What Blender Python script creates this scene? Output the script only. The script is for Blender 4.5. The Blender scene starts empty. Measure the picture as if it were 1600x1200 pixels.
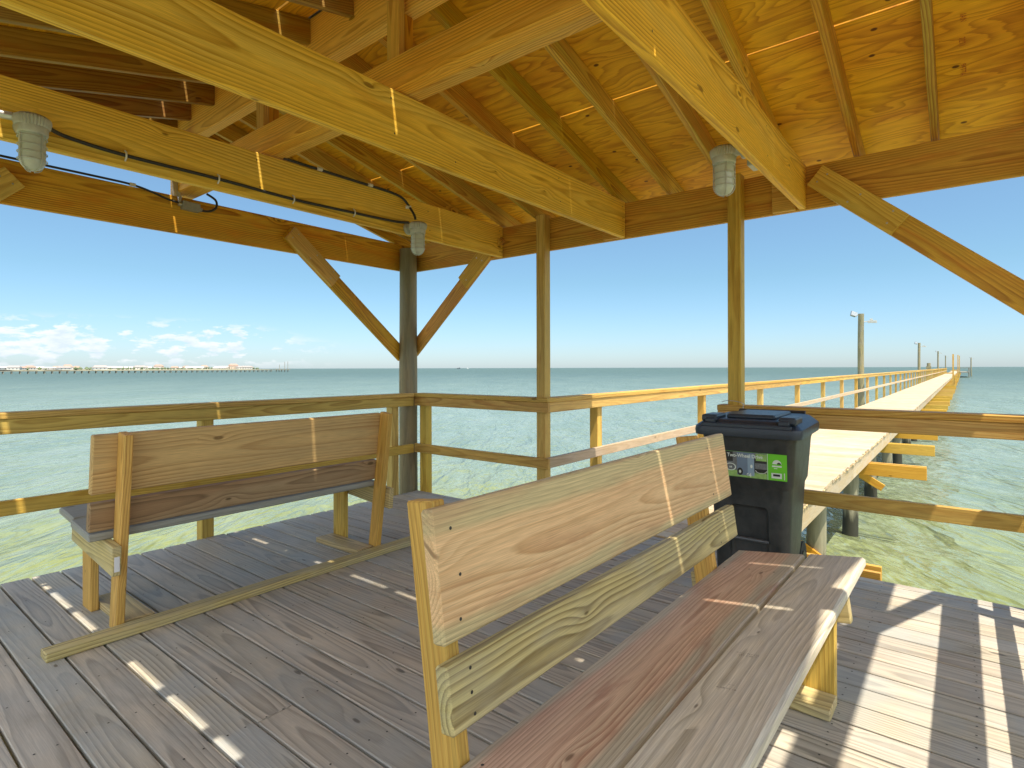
import bpy, bmesh, math, random
from mathutils import Vector, Matrix
random.seed(7)
R = math.radians
scene = bpy.context.scene
COL = scene.collection

# ------------------------------------------------------------------ helpers
def tag(o, label=None, cat=None, group=None, kind=None):
    if label: o['label'] = label
    if cat: o['category'] = cat
    if group: o['group'] = group
    if kind: o['kind'] = kind
    return o

def thing(name, loc, label, cat, group=None):
    o = bpy.data.objects.new(name, None)
    o.empty_display_size = 0.2
    COL.objects.link(o); o.location = loc
    return tag(o, label, cat, group)

def copy_tree(o, parent=None):
    c = o.copy(); COL.objects.link(c); c.parent = parent
    for ch in o.children: copy_tree(ch, c)
    return c

def frame(d, up):
    d = Vector(d).normalized(); up = Vector(up)
    n = (up - d*up.dot(d)).normalized()
    return d, n, d.cross(n)

class MB:
    """collects boards / tubes into one mesh with grain coordinates (wc) and a random triple (rnd)"""
    def __init__(s): s.v=[]; s.f=[]; s.wc=[]; s.rn=[]; s.m=[]; s.sm=[]
    def add(s, verts, faces, wc=None, rn=None, mi=0, smooth=False):
        n=len(s.v); s.v += [Vector(q) for q in verts]
        s.wc += wc if wc else [tuple(q) for q in verts]
        rn = rn or (random.random(),random.random(),random.random())
        s.rn += [rn]*len(verts)
        s.f += [tuple(i+n for i in f) for f in faces]; s.m += [mi]*len(faces); s.sm += [smooth]*len(faces)
    def board(s, a, b, w, t, up=(0,0,1), ch=0.003, mi=0, seg=1, warp=0.0, rn=None, pith=None, skew=(0,0)):
        """box from a to b; w is the width along up, t the thickness across it"""
        a=Vector(a); b=Vector(b); d,n,k = frame(b-a, up); L=(b-a).length
        rn = rn or (random.random(),random.random(),random.random())
        ox=random.uniform(0,40); oy=random.uniform(-.35,.35)*max(w,t); oz=random.choice((-1,1))*(min(w,t)/2+random.uniform(.015,.07))
        if w<t: oy,oz=oz,oy
        if pith: oy,oz=pith
        c=min(ch,w*.3,t*.3); V=[];W=[];F=[]
        def P(x,y,z):
            if skew[0] and x<L/2: x+=skew[0]*y
            if skew[1] and x>L/2: x+=skew[1]*y
            bow=warp*math.sin(math.pi*min(max(x/L,0),1))
            V.append(a+d*x+n*(y+bow)+k*z); W.append((x+ox,y+oy,z+oz))
        def sgn(i): return (-1,1)[i]
        idx={}
        for sx in(0,1):
            for sy in(0,1):
                for sz in(0,1):
                    X=(0,L)[sx];Y=sgn(sy)*w/2;Z=sgn(sz)*t/2; ix=c*(1 if sx==0 else -1); iy=-c*sgn(sy); iz=-c*sgn(sz)
                    idx[(sx,sy,sz,0)]=len(V);P(X,Y+iy,Z+iz)
                    idx[(sx,sy,sz,1)]=len(V);P(X+ix,Y,Z+iz)
                    idx[(sx,sy,sz,2)]=len(V);P(X+ix,Y+iy,Z)
        g=lambda *q:idx[q]
        F.append((g(0,0,0,0),g(0,0,1,0),g(0,1,1,0),g(0,1,0,0)))
        F.append((g(1,0,0,0),g(1,1,0,0),g(1,1,1,0),g(1,0,1,0)))
        F.append((g(0,0,0,1),g(1,0,0,1),g(1,0,1,1),g(0,0,1,1)))
        F.append((g(0,1,0,1),g(0,1,1,1),g(1,1,1,1),g(1,1,0,1)))
        F.append((g(0,0,0,2),g(0,1,0,2),g(1,1,0,2),g(1,0,0,2)))
        F.append((g(0,0,1,2),g(1,0,1,2),g(1,1,1,2),g(0,1,1,2)))
        for u in(0,1):
            for v in(0,1):
                F.append((g(0,u,v,1),g(1,u,v,1),g(1,u,v,2),g(0,u,v,2)))
                F.append((g(u,0,v,0),g(u,1,v,0),g(u,1,v,2),g(u,0,v,2)))
                F.append((g(u,v,0,0),g(u,v,1,0),g(u,v,1,1),g(u,v,0,1)))
                for q in(0,1): F.append((g(u,v,q,0),g(u,v,q,1),g(u,v,q,2)))
        # outward orientation
        cen=(a+b)/2; FF=[]
        for f in F:
            pts=[V[i] for i in f]; nn=(pts[1]-pts[0]).cross(pts[2]-pts[0]); mid=sum(pts,Vector())/len(pts)
            FF.append(f if nn.dot(mid-cen)>0 else tuple(reversed(f)))
        s.add(V,FF,W,rn,mi)
    def poly(s, pts, ext, mi=0, grain=(1,0,0), rn=None, up=(0,0,1)):
        """extrude a planar polygon pts by vector ext"""
        ext=Vector(ext); n=len(pts); A=[Vector(p) for p in pts]; B=[p+ext for p in A]; V=A+B
        F=[tuple(range(n))[::-1],tuple(range(n,2*n))]+[(i,(i+1)%n,n+(i+1)%n,n+i) for i in range(n)]
        nn=(A[1]-A[0]).cross(A[2]-A[1])
        if nn.dot(ext)<0: F=[tuple(reversed(f)) for f in F]
        d,u,k=frame(grain,up); o=Vector((random.uniform(0,40),random.uniform(-.05,.05),random.choice((-1,1))*random.uniform(.03,.09)))
        c=sum(V,Vector())/len(V)
        s.add(V,F,[((p-c).dot(d)+o.x,(p-c).dot(u)+o.y,(p-c).dot(k)+o.z) for p in V],rn,mi)
    def tube(s, pts, r, n=10, mi=0, cap=True, smooth=True, rn=None, closed=False):
        pts=[Vector(p) for p in pts]; m=len(pts); rs=r if isinstance(r,(list,tuple)) else [r]*m
        V=[];W=[]; prev=None; o=random.uniform(0,40); acc=0
        for i,p in enumerate(pts):
            if closed: d=(pts[(i+1)%m]-pts[i-1]).normalized()
            else: d=(pts[min(i+1,m-1)]-pts[max(i-1,0)]).normalized()
            if prev is None:
                u=Vector((0,0,1)) if abs(d.z)<.9 else Vector((1,0,0)); prev=(u-d*u.dot(d)).normalized()
            prev=(prev-d*prev.dot(d)).normalized(); k=d.cross(prev)
            if i: acc+=(p-pts[i-1]).length
            for j in range(n):
                a=2*math.pi*j/n; V.append(p+(prev*math.cos(a)+k*math.sin(a))*rs[i]); W.append((acc+o,rs[i]*math.cos(a),rs[i]*math.sin(a)))
        F=[]
        for i in range(m if closed else m-1):
            i2=(i+1)%m
            for j in range(n): F.append((i*n+j,i*n+(j+1)%n,i2*n+(j+1)%n,i2*n+j))
        s.add(V,F,W,rn,mi,smooth)
        if cap and not closed:
            s.add([V[j] for j in range(n)],[tuple(range(n))[::-1]],[W[j] for j in range(n)],rn,mi)
            s.add([V[(m-1)*n+j] for j in range(n)],[tuple(range(n))],[W[(m-1)*n+j] for j in range(n)],rn,mi)
    def lathe(s, c, prof, n=32, mi=0, axis=(0,0,1), smooth=True, rib=0, ribd=0):
        c=Vector(c); z=Vector(axis).normalized(); u=Vector((1,0,0)) if abs(z.z)>.5 else Vector((0,0,1)); u=(u-z*u.dot(z)).normalized(); k=z.cross(u)
        V=[];F=[]
        for (r,h) in prof:
            for j in range(n):
                a=2*math.pi*j/n; rr=r*(1-(ribd if rib and j%2 else 0)); V.append(c+z*h+(u*math.cos(a)+k*math.sin(a))*rr)
        m=len(prof)
        for i in range(m-1):
            for j in range(n): F.append((i*n+j,i*n+(j+1)%n,(i+1)*n+(j+1)%n,(i+1)*n+j))
        s.add(V,F,None,None,mi,smooth)
    def screws(s, pts, nrm, mi=1, r=.0045):
        nrm=Vector(nrm).normalized(); u=Vector((0,0,1)) if abs(nrm.z)<.9 else Vector((1,0,0)); u=(u-nrm*u.dot(nrm)).normalized(); k=nrm.cross(u)
        for p in pts:
            p=Vector(p)+nrm*.0007; s.add([p+(u*math.cos(q*math.pi/4)+k*math.sin(q*math.pi/4))*r for q in range(8)],[tuple(range(8))],mi=mi)
    def build(s, name, mats, parent=None, loc=None, bevel=0):
        me=bpy.data.meshes.new(name); off=Vector(loc) if loc else (parent_world(parent) if parent else Vector())
        me.from_pydata([v-off for v in s.v],[],s.f)
        me.polygons.foreach_set('material_index',s.m); me.polygons.foreach_set('use_smooth',s.sm)
        at=me.attributes.new('wc','FLOAT_VECTOR','POINT'); at.data.foreach_set('vector',[c for w in s.wc for c in w])
        at=me.attributes.new('rnd','FLOAT_VECTOR','POINT'); at.data.foreach_set('vector',[c for w in s.rn for c in w])
        me.update()
        o=bpy.data.objects.new(name,me); COL.objects.link(o)
        for m in (mats if isinstance(mats,(list,tuple)) else [mats]): me.materials.append(m)
        if loc: o.location=loc
        if parent: o.parent=parent
        return o

def parent_world(p):
    v=Vector()
    while p: v+=Vector(p.location); p=p.parent
    return v
def B(name, mat, parent, *a, **k):
    m=MB(); m.board(*a,**k); return m.build(name,mat,parent)

# ------------------------------------------------------------------ node helper
class NT:
    def __init__(s, tree): s.t=tree; s.n=tree.nodes; s.l=tree.links
    def new(s,typ,**k):
        n=s.n.new(typ)
        for a,b in k.items(): setattr(n,a,b)
        return n
    def put(s,sock,v):
        if v is None: return
        if isinstance(v,bpy.types.NodeSocket): s.l.new(v,sock)
        else:
            if isinstance(v,(tuple,list)) and sock.type=='RGBA' and len(v)==3: v=(*v,1)
            sock.default_value=v
    def math(s,op,a,b=None,c=None,clamp=False):
        n=s.new('ShaderNodeMath',operation=op,use_clamp=clamp)
        for i,v in enumerate((a,b,c)): s.put(n.inputs[i],v) if v is not None else None
        return n.outputs[0]
    def vmath(s,op,a,b=None):
        n=s.new('ShaderNodeVectorMath',operation=op); s.put(n.inputs[0],a)
        if b is not None: s.put(n.inputs[1],b)
        return n.outputs[0]
    def sep(s,v): n=s.new('ShaderNodeSeparateXYZ'); s.put(n.inputs[0],v); return n.outputs
    def comb(s,x,y,z):
        n=s.new('ShaderNodeCombineXYZ')
        for i,v in enumerate((x,y,z)): s.put(n.inputs[i],v)
        return n.outputs[0]
    def noise(s,v,scale=1,detail=2,rough=.5,dist=0):
        n=s.new('ShaderNodeTexNoise'); s.put(n.inputs['Vector'],v); n.inputs['Scale'].default_value=scale
        n.inputs['Detail'].default_value=detail; n.inputs['Roughness'].default_value=rough; n.inputs['Distortion'].default_value=dist
        return n.outputs['Fac']
    def mix(s,f,a,b,blend='MIX'):
        n=s.new('ShaderNodeMix',data_type='RGBA',blend_type=blend,clamp_factor=True)
        s.put(n.inputs[0],f); s.put(n.inputs[6],a); s.put(n.inputs[7],b); return n.outputs[2]
    def rng(s,v,a,b,c=0.,d=1.,smooth=False):
        n=s.new('ShaderNodeMapRange',interpolation_type='SMOOTHSTEP' if smooth else 'LINEAR',clamp=True)
        s.put(n.inputs[0],v)
        for i,q in enumerate((a,b,c,d)): s.put(n.inputs[i+1],q)
        return n.outputs[0]
    def attr(s,name): n=s.new('ShaderNodeAttribute',attribute_name=name); return n.outputs['Vector']

def newmat(name):
    m=bpy.data.materials.new(name); m.use_nodes=True; nt=NT(m.node_tree)
    b=m.node_tree.nodes['Principled BSDF']; return m,nt,b

def wood(name, light, dark, contrast=.75, freq=170., var=.25, hue=None, huea=.5, gray=None, graya=0., rough=.6, knots=.45, fiber=.22,
         stain=None, staina=0., bump=.25, tilt=.012, spec=.3, heart=None):
    m,N,b=newmat(name)
    wc=N.attr('wc'); x,y,z=N.sep(wc); r1,r2,r3=N.sep(N.attr('rnd'))
    seed=N.math('MULTIPLY',r1,60.)
    # low frequency wander of the pith
    nv=N.comb(N.math('MULTIPLY',x,.9),N.math('MULTIPLY',y,2.2),N.math('ADD',N.math('MULTIPLY',z,2.2),seed))
    nz=N.new('ShaderNodeTexNoise'); N.put(nz.inputs['Vector'],nv); nz.inputs['Scale'].default_value=1.; nz.inputs['Detail'].default_value=1.5; nz.inputs['Roughness'].default_value=.4
    wx,wy,wz=N.sep(nz.outputs['Color'])
    yy=N.math('ADD',y,N.math('MULTIPLY',N.math('SUBTRACT',wx,.5),.10))
    tl=N.math('MULTIPLY',N.math('SUBTRACT',N.math('PINGPONG',N.math('MULTIPLY',x,tilt),.06),.03),1.)
    zz=N.math('ADD',N.math('ADD',z,tl),N.math('MULTIPLY',N.math('SUBTRACT',wy,.5),.07))
    rad=N.math('SQRT',N.math('ADD',N.math('MULTIPLY',yy,yy),N.math('MULTIPLY',zz,zz)))
    # knots
    vo=N.new('ShaderNodeTexVoronoi',voronoi_dimensions='2D'); vo.inputs['Scale'].default_value=1.
    N.put(vo.inputs['Vector'],N.comb(N.math('ADD',N.math('MULTIPLY',x,2.1),seed),N.math('MULTIPLY',N.math('ADD',y,z),5.5),0.))
    d=vo.outputs['Distance']; kr,kg,kb=N.sep(vo.outputs['Color'])
    on=N.math('LESS_THAN',kr,knots*.55)
    swell=N.math('MULTIPLY',N.math('POWER',N.rng(d,.34,.0,0.,1.),2.),N.math('MULTIPLY',on,.022))
    rad=N.math('ADD',rad,swell)
    fine=N.noise(N.comb(N.math('MULTIPLY',x,5.),N.math('MULTIPLY',y,60.),N.math('ADD',N.math('MULTIPLY',z,60.),seed)),1.,2,.5)
    ph=N.math('FRACT',N.math('ADD',N.math('MULTIPLY',rad,freq*.56),N.math('MULTIPLY',fine,.28)))
    late=N.math('MULTIPLY',N.math('POWER',ph,1.9),N.rng(ph,.88,1.,1.,0.))
    late=N.math('MULTIPLY',late,1.25)
    amp=N.rng(N.noise(N.comb(N.math('MULTIPLY',x,.7),N.math('MULTIPLY',y,9.),N.math('ADD',z,seed)),1.,2,.5),.3,.7,.45,1.25)
    late=N.math('MULTIPLY',N.math('MULTIPLY',late,amp),contrast,clamp=True)
    col=N.mix(late,light,dark)
    # hue drift in streaks along the grain
    if hue:
        h=N.rng(N.noise(N.comb(N.math('MULTIPLY',x,1.1),N.math('MULTIPLY',y,9.),N.math('ADD',N.math('MULTIPLY',z,9.),N.math('MULTIPLY',r2,50.))),1.,3,.55),.42,.68,0.,huea,True)
        col=N.mix(h,col,N.mix(late,hue,dark))
    if heart:
        hm_=N.rng(N.math('ADD',N.math('ABSOLUTE',N.math('ADD',y,.012)),N.math('MULTIPLY',N.math('SUBTRACT',N.noise(N.comb(N.math('MULTIPLY',x,1.5),y,seed),1.,2,.5),.5),.07)),.085,.115,0.,1.,True)
        col=N.mix(hm_,col,N.mix(late,heart,tuple(c*.62 for c in heart)))
    if stain:
        st=N.rng(N.noise(N.comb(N.math('MULTIPLY',x,2.3),N.math('MULTIPLY',y,11.),N.math('ADD',N.math('MULTIPLY',z,11.),N.math('MULTIPLY',r3,70.))),1.,4,.6,.6),.5,.72,0.,staina,True)
        col=N.mix(st,col,stain,'MIX')
    if gray:
        gg=N.rng(N.noise(N.comb(N.math('MULTIPLY',x,3.),N.math('MULTIPLY',y,14.),N.math('ADD',z,N.math('MULTIPLY',r2,30.))),1.,4,.6),.35,.7,0.,1.,True)
        gg=N.math('MULTIPLY',gg,N.math('MULTIPLY',N.math('ADD',.35,r3),graya),clamp=True)
        col=N.mix(gg,col,gray)
    fib=N.noise(N.comb(N.math('MULTIPLY',x,9.),N.math('MULTIPLY',y,420.),N.math('MULTIPLY',z,420.)),1.,2,.6)
    val=N.math('ADD',N.rng(fib,.25,.75,1.-fiber,1.+fiber),N.math('MULTIPLY',N.math('SUBTRACT',r2,.5),var))
    hs=N.new('ShaderNodeHueSaturation'); N.put(hs.inputs['Color'],col); N.put(hs.inputs['Value'],val)
    N.put(hs.inputs['Hue'],N.math('ADD',.5,N.math('MULTIPLY',N.math('SUBTRACT',r3,.5),.022)))
    N.put(hs.inputs['Saturation'],N.math('ADD',.94,N.math('MULTIPLY',r1,.12)))
    col=hs.outputs[0]
    kd=N.math('ADD',d,N.math('MULTIPLY',N.math('SUBTRACT',fine,.5),.03))
    kk=N.math('MULTIPLY',N.rng(kd,N.math('ADD',.004,N.math('MULTIPLY',kg,.04)),N.math('ADD',.026,N.math('MULTIPLY',kg,.055)),1.,0.,True),on)
    col=N.mix(N.math('MULTIPLY',kk,.8),col,tuple(c*.5 for c in dark))
    N.put(b.inputs['Base Color'],col); N.put(b.inputs['Roughness'],N.rng(late,0,1,rough,rough-.12))
    b.inputs['Specular IOR Level'].default_value=spec
    bp=N.new('ShaderNodeBump'); bp.inputs['Strength'].default_value=bump; bp.inputs['Distance'].default_value=.0015
    N.put(bp.inputs['Height'],N.math('ADD',N.math('MULTIPLY',late,.8),N.math('ADD',N.math('MULTIPLY',fib,.6),N.math('MULTIPLY',kk,-1.))))
    N.put(b.inputs['Normal'],bp.outputs[0])
    return m

def simple(name, col, rough=.5, metal=0., noise=.12, nscale=30., bump=0., spec=.5, col2=None):
    m,N,b=newmat(name); tc=N.new('ShaderNodeTexCoord').outputs['Object']
    n=N.noise(tc,nscale,4,.6)
    c=N.mix(N.rng(n,.3,.7),tuple(q*(1-noise) for q in col),col2 or tuple(min(1,q*(1+noise)) for q in col))
    N.put(b.inputs['Base Color'],c); N.put(b.inputs['Roughness'],N.rng(n,.3,.7,rough-.06,rough+.06)); b.inputs['Metallic'].default_value=metal
    b.inputs['Specular IOR Level'].default_value=spec
    if bump:
        bp=N.new('ShaderNodeBump'); bp.inputs['Strength'].default_value=bump; bp.inputs['Distance'].default_value=.002; N.put(bp.inputs['Height'],N.noise(tc,nscale*6,3,.6)); N.put(b.inputs['Normal'],bp.outputs[0])
    return m

# ------------------------------------------------------------------ materials
YL=(.62,.345,.055); YD=(.30,.125,.012)
M_beam =wood('pine_beam',(.90,.54,.075),(.50,.235,.018),contrast=.9,hue=(.76,.54,.13),huea=.5,stain=(.68,.32,.04),staina=.45,freq=150,var=.22)
M_beam2=wood('pine_beam_amber',(.72,.38,.04),(.34,.12,.01),contrast=.95,hue=(.58,.38,.05),huea=.55,stain=(.60,.20,.016),staina=.6,freq=150,var=.2)
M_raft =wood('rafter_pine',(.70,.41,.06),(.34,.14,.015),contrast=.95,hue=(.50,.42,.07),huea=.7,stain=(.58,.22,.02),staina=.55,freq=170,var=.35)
M_raft_shaded=wood('rafter_pine_shaded_brown',(.40,.235,.045),(.17,.075,.012),contrast=.95,hue=(.34,.22,.04),huea=.6,stain=(.34,.11,.012),staina=.6,freq=170,var=.4)  # browner copy of the rafter pine, roof shade darkened into its colour
M_rail =wood('rail_pine',(.66,.44,.11),(.36,.19,.032),contrast=.8,hue=(.48,.35,.10),huea=.55,stain=(.42,.18,.03),staina=.4,freq=160,var=.22)
M_pier =wood('pier_pine',(.54,.42,.27),(.36,.26,.14),contrast=.6,hue=(.50,.39,.22),huea=.5,freq=150,var=.28,knots=.3,gray=(.52,.47,.40),graya=.5)
M_cross=wood('pier_crossbeam_pine',(.62,.38,.07),(.40,.19,.025),contrast=.6,hue=(.55,.36,.07),huea=.4,freq=150,var=.15,knots=.3)
M_deck =wood('deck_boards',(.53,.468,.365),(.245,.215,.17),contrast=.95,hue=(.44,.40,.33),huea=.6,gray=(.38,.40,.395),graya=.7,stain=(.20,.175,.135),staina=.35,freq=120,var=.22,tilt=.016,bump=.35,knots=.42,fiber=.16)
M_pale =wood('bench_pale_pine',(.66,.46,.25),(.40,.24,.11),contrast=.85,hue=(.50,.29,.15),huea=.8,stain=(.30,.17,.09),staina=.35,freq=150,var=.1,knots=.5)
M_red  =wood('bench_red_heart',(.82,.555,.315),(.54,.31,.15),contrast=.9,hue=(.70,.52,.30),huea=.5,stain=(.50,.25,.14),staina=.35,heart=(.64,.52,.29),freq=190,var=.06,knots=.45)
M_seatf=wood('bench_front_board',(.63,.57,.46),(.33,.285,.215),contrast=.8,hue=(.62,.51,.37),huea=.5,gray=(.54,.51,.46),graya=.5,freq=110,var=.06,knots=.4,bump=.4)
M_seat =wood('bench_seat_heart',(.64,.445,.30),(.37,.215,.13),contrast=.9,hue=(.56,.43,.28),huea=.6,stain=(.34,.16,.09),staina=.6,heart=(.50,.44,.32),freq=170,var=.04,knots=.4)
M_olive=wood('bench_olive_pine',(.62,.49,.23),(.27,.19,.075),contrast=1.15,hue=(.55,.47,.22),huea=.6,gray=(.45,.42,.32),graya=.3,freq=130,var=.08,knots=.5)
M_gold =wood('bench_gold_pine',(.74,.47,.11),(.46,.23,.04),contrast=.75,hue=(.48,.35,.08),huea=.5,freq=170,var=.2,knots=.35)
M_brown=wood('bench_brown_pine',(.40,.29,.15),(.18,.115,.055),contrast=.85,hue=(.30,.17,.075),huea=.6,freq=140,var=.08,knots=.5)
M_grayb=wood('bench_weathered_gray',(.33,.33,.29),(.20,.19,.155),contrast=.7,hue=(.28,.29,.24),huea=.6,freq=150,var=.1,knots=.3)
M_pole =wood('treated_pole',(.33,.28,.15),(.15,.125,.07),contrast=.6,hue=(.19,.20,.12),huea=.8,gray=(.24,.235,.19),graya=.6,freq=90,var=.15,knots=.35,rough=.75,tilt=.0)

def plywood():
    m,N,b=newmat('roof_plywood'); wc=N.attr('wc'); x,y,z=N.sep(wc); r1,r2,r3=N.sep(N.attr('rnd')); seed=N.math('MULTIPLY',r1,60.)
    base=N.noise(N.comb(N.math('MULTIPLY',x,.8),N.math('MULTIPLY',y,3.6),seed),1.,2.5,.5,.35)
    fine=N.noise(N.comb(N.math('MULTIPLY',x,5.),N.math('MULTIPLY',y,45.),seed),1.,2,.5)
    ph=N.math('FRACT',N.math('ADD',N.math('MULTIPLY',base,17.),N.math('MULTIPLY',fine,.6)))
    late=N.math('MULTIPLY',N.math('POWER',ph,2.),N.rng(ph,.88,1.,1.,0.))
    vo=N.new('ShaderNodeTexVoronoi',voronoi_dimensions='2D'); vo.inputs['Scale'].default_value=1.
    N.put(vo.inputs['Vector'],N.comb(N.math('ADD',N.math('MULTIPLY',x,2.2),seed),N.math('MULTIPLY',y,3.2),0.)); d=vo.outputs['Distance']; kr,kg,kb=N.sep(vo.outputs['Color'])
    on=N.math('LESS_THAN',kr,.5)
    col=N.mix(N.math('MULTIPLY',late,.8),(.92,.53,.03),(.50,.195,.01))
    big=N.rng(N.noise(N.comb(N.math('MULTIPLY',x,1.6),N.math('MULTIPLY',y,3.6),seed),1.,4,.6,.5),.42,.66,0.,.6,True)
    col=N.mix(big,col,N.mix(late,(.74,.30,.018),(.36,.10,.006)))
    fib=N.noise(N.comb(N.math('MULTIPLY',x,8.),N.math('MULTIPLY',y,300.),0.),1.,2,.6)
    hs=N.new('ShaderNodeHueSaturation'); N.put(hs.inputs['Color'],col); N.put(hs.inputs['Value'],N.math('ADD',N.rng(fib,.25,.75,.84,1.16),N.math('MULTIPLY',N.math('SUBTRACT',r2,.5),.16)))
    kk=N.math('MULTIPLY',N.rng(N.math('ADD',d,N.math('MULTIPLY',fine,.02)),.035,.05,1.,0.,True),on)
    c=N.mix(N.math('MULTIPLY',kk,.9),hs.outputs[0],(.07,.018,.006))
    N.put(b.inputs['Base Color'],c); b.inputs['Roughness'].default_value=.6; b.inputs['Specular IOR Level'].default_value=.3
    bp=N.new('ShaderNodeBump'); bp.inputs['Strength'].default_value=.2; bp.inputs['Distance'].default_value=.0015; N.put(bp.inputs['Height'],N.math('ADD',late,fib)); N.put(b.inputs['Normal'],bp.outputs[0])
    return m
M_ply=plywood()

def pilemat():
    m,N,b=newmat('sea_pile'); tc=N.new('ShaderNodeTexCoord').outputs['Object']; geo=N.new('ShaderNodeNewGeometry').outputs['Position']
    gx,gy,gz=N.sep(geo)
    n=N.noise(N.comb(N.math('MULTIPLY',gx,14.),N.math('MULTIPLY',gy,14.),N.math('MULTIPLY',gz,1.8)),1.,4,.6)
    c=N.mix(N.rng(n,.3,.7),(.17,.165,.105),(.34,.32,.22))
    tide=N.rng(N.math('ADD',gz,N.math('MULTIPLY',N.math('SUBTRACT',n,.5),.45)),-1.15,-.98,1.,0.)
    c=N.mix(tide,c,(.035,.035,.022)); N.put(b.inputs['Base Color'],c); b.inputs['Roughness'].default_value=.75
    bp=N.new('ShaderNodeBump'); bp.inputs['Strength'].default_value=.5; bp.inputs['Distance'].default_value=.01; N.put(bp.inputs['Height'],n); N.put(b.inputs['Normal'],bp.outputs[0]); return m
M_pile=pilemat()
M_cast =simple('cast_aluminium',(.50,.51,.47),.5,.25,.12,40)
M_globe=simple('frosted_globe',(.56,.60,.55),.25,0,.04,8)
M_cable=simple('black_cable',(.03,.032,.032),.45)
M_clip =simple('cable_clip',(.70,.69,.66),.5)
M_box  =simple('junction_box',(.33,.34,.33),.5,.2)
M_steel=simple('galvanised_steel',(.50,.52,.52),.4,.8)
M_white=simple('white_tag',(.8,.79,.78),.6,noise=.04)
M_bin  =simple('bin_plastic',(.026,.031,.032),.46,0,.3,14,.35,.5,(.045,.047,.045))
M_lid  =simple('bin_lid_plastic',(.022,.031,.045),.38,0,.12,60,.2,.5)
M_barm =simple('bin_catch_bar',(.10,.11,.12),.35,.3)
M_rub  =simple('black_rubber',(.02,.02,.02),.7)
M_nail =simple('nail_head',(.06,.055,.05),.5,.5)
M_green=simple('sticker_green',(.16,.60,.03),.35,noise=.03)
M_stw  =simple('sticker_white',(.72,.78,.70),.35,noise=.03)
M_stg  =simple('sticker_gray',(.16,.17,.17),.35,noise=.3,nscale=60)
M_stb  =simple('sticker_bluegray',(.16,.22,.30),.35,noise=.08)
M_std  =simple('sticker_dark',(.025,.025,.022),.4)
M_grass=simple('sticker_lawn',(.30,.50,.14),.4,noise=.2,nscale=80)
M_ink  =simple('lumber_stamp_ink',(.13,.10,.085),.7,noise=.2)
M_inkr =simple('panel_stamp_ink',(.42,.09,.015),.7,noise=.2)
M_splint=simple('split_wood',(.58,.44,.22),.8,noise=.3)
M_hw=simple('house_white_wall',(.62,.60,.56),.7); M_ht=simple('house_tan_wall',(.55,.45,.36),.7)
M_hr=simple('house_gray_roof',(.33,.30,.29),.8); M_hr2=simple('house_brown_roof',(.36,.25,.2),.8); M_hr3=simple('house_white_roof',(.62,.60,.57),.6)
M_shore=simple('shore_ground',(.24,.24,.16),.9,noise=.25,nscale=.02); M_tree=simple('shore_foliage',(.12,.16,.09),.9,noise=.4,nscale=.05)
M_fpier=simple('far_pier_timber',(.26,.25,.20),.8)
M_boatd=simple('boat_hull_dark',(.06,.08,.10),.6); M_boatw=simple('boat_cabin_white',(.75,.75,.73),.5)

# ------------------------------------------------------------------ pavilion dimensions (metres)
PX0,PX1=-.37,4.09        # inner faces of the plates that carry the rafters
PY0,PY1=-.55,4.66        # faces of the gable plates
PZ0,PZ1=2.30,2.58        # plate bottom and top
XR=1.86; SL=.25          # ridge, roof slope
rake0,rake1=-.72,4.86
pav=thing('pavilion',(1.86,2.05,0),'open timber pavilion with yellow pine beams and plywood roof over the deck','pavilion')
# plates
B('plate_beam',M_beam2,pav,(PX1+.019,-.62,(PZ0+PZ1)/2),(PX1+.019,4.72,(PZ0+PZ1)/2),PZ1-PZ0,.038,ch=.004)
B('plate_beam',M_beam2,pav,(PX0-.019,-.62,(PZ0+PZ1)/2),(PX0-.019,4.72,(PZ0+PZ1)/2),PZ1-PZ0,.038,ch=.004)
B('plate_beam',M_beam2,pav,(PX0+.002,PY1+.019,(PZ0+PZ1)/2),(PX1-.002,PY1+.019,(PZ0+PZ1)/2),PZ1-PZ0,.038,ch=.004)
B('plate_beam',M_beam2,pav,(PX0+.002,PY0-.019,(PZ0+PZ1)/2),(PX1-.002,PY0-.019,(PZ0+PZ1)/2),PZ1-PZ0,.038,ch=.004)
# ceiling joists
for y in (.80,2.10,3.36):
    m=MB(); m.board((PX0+.002,y+.021,(PZ0+PZ1)/2+.006),(PX1-.002,y+.021,(PZ0+PZ1)/2+.006),.286,.042,ch=.005,rn=(random.random(),.6+.15*random.random(),random.random()))
    m.screws([(PX1-.03-q,y,2.33+h_) for q,h_ in ((.02,.02),(.015,.12),(.022,.21),(.9,.05),(.92,.2),(1.9,.03),(2.31,.05),(2.33,.21))],(0,-1,0),r=.0045)
    m.build('ceiling_joist',[M_beam,M_nail],pav)
# short cleats under the joist ends
for y in (.80,2.10,3.36):
    B('joist_cleat',M_beam2,pav,(PX1-.021,y+.045,2.44),(PX1-.021,y+.185,2.44),.27,.036,ch=.003) if y>.9 else B('joist_cleat',M_gold,pav,(PX1-.021,y+.06,2.42),(PX1-.021,y+.20,2.42),.235,.036,ch=.003)
# bearing beam (two plies) on the joists and ridge beam above it
for x,t in ((1.806,.076),(1.886,.076)):
    B('bearing_beam',M_beam,pav,(x,PY0-.03,2.678),(x,PY1+.10,2.678+(.004 if x>1.8 else 0)),.166,t,ch=.008,warp=.004)
B('ridge_beam',M_beam,pav,(1.879,rake0+.02,3.155),(1.879,rake1-.02,3.155),.286,.076,ch=.004)
for y in (.87,2.15,3.42,4.6,-.5):
    B('king_post',M_gold,pav,(1.80,y,2.764),(1.80,y,3.06),.089,.038,up=(0,1,0))
    B('king_post',M_beam2,pav,(1.862,y+.02,2.768),(1.862,y+.02,3.009),.07,.076,up=(0,1,0))
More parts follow.
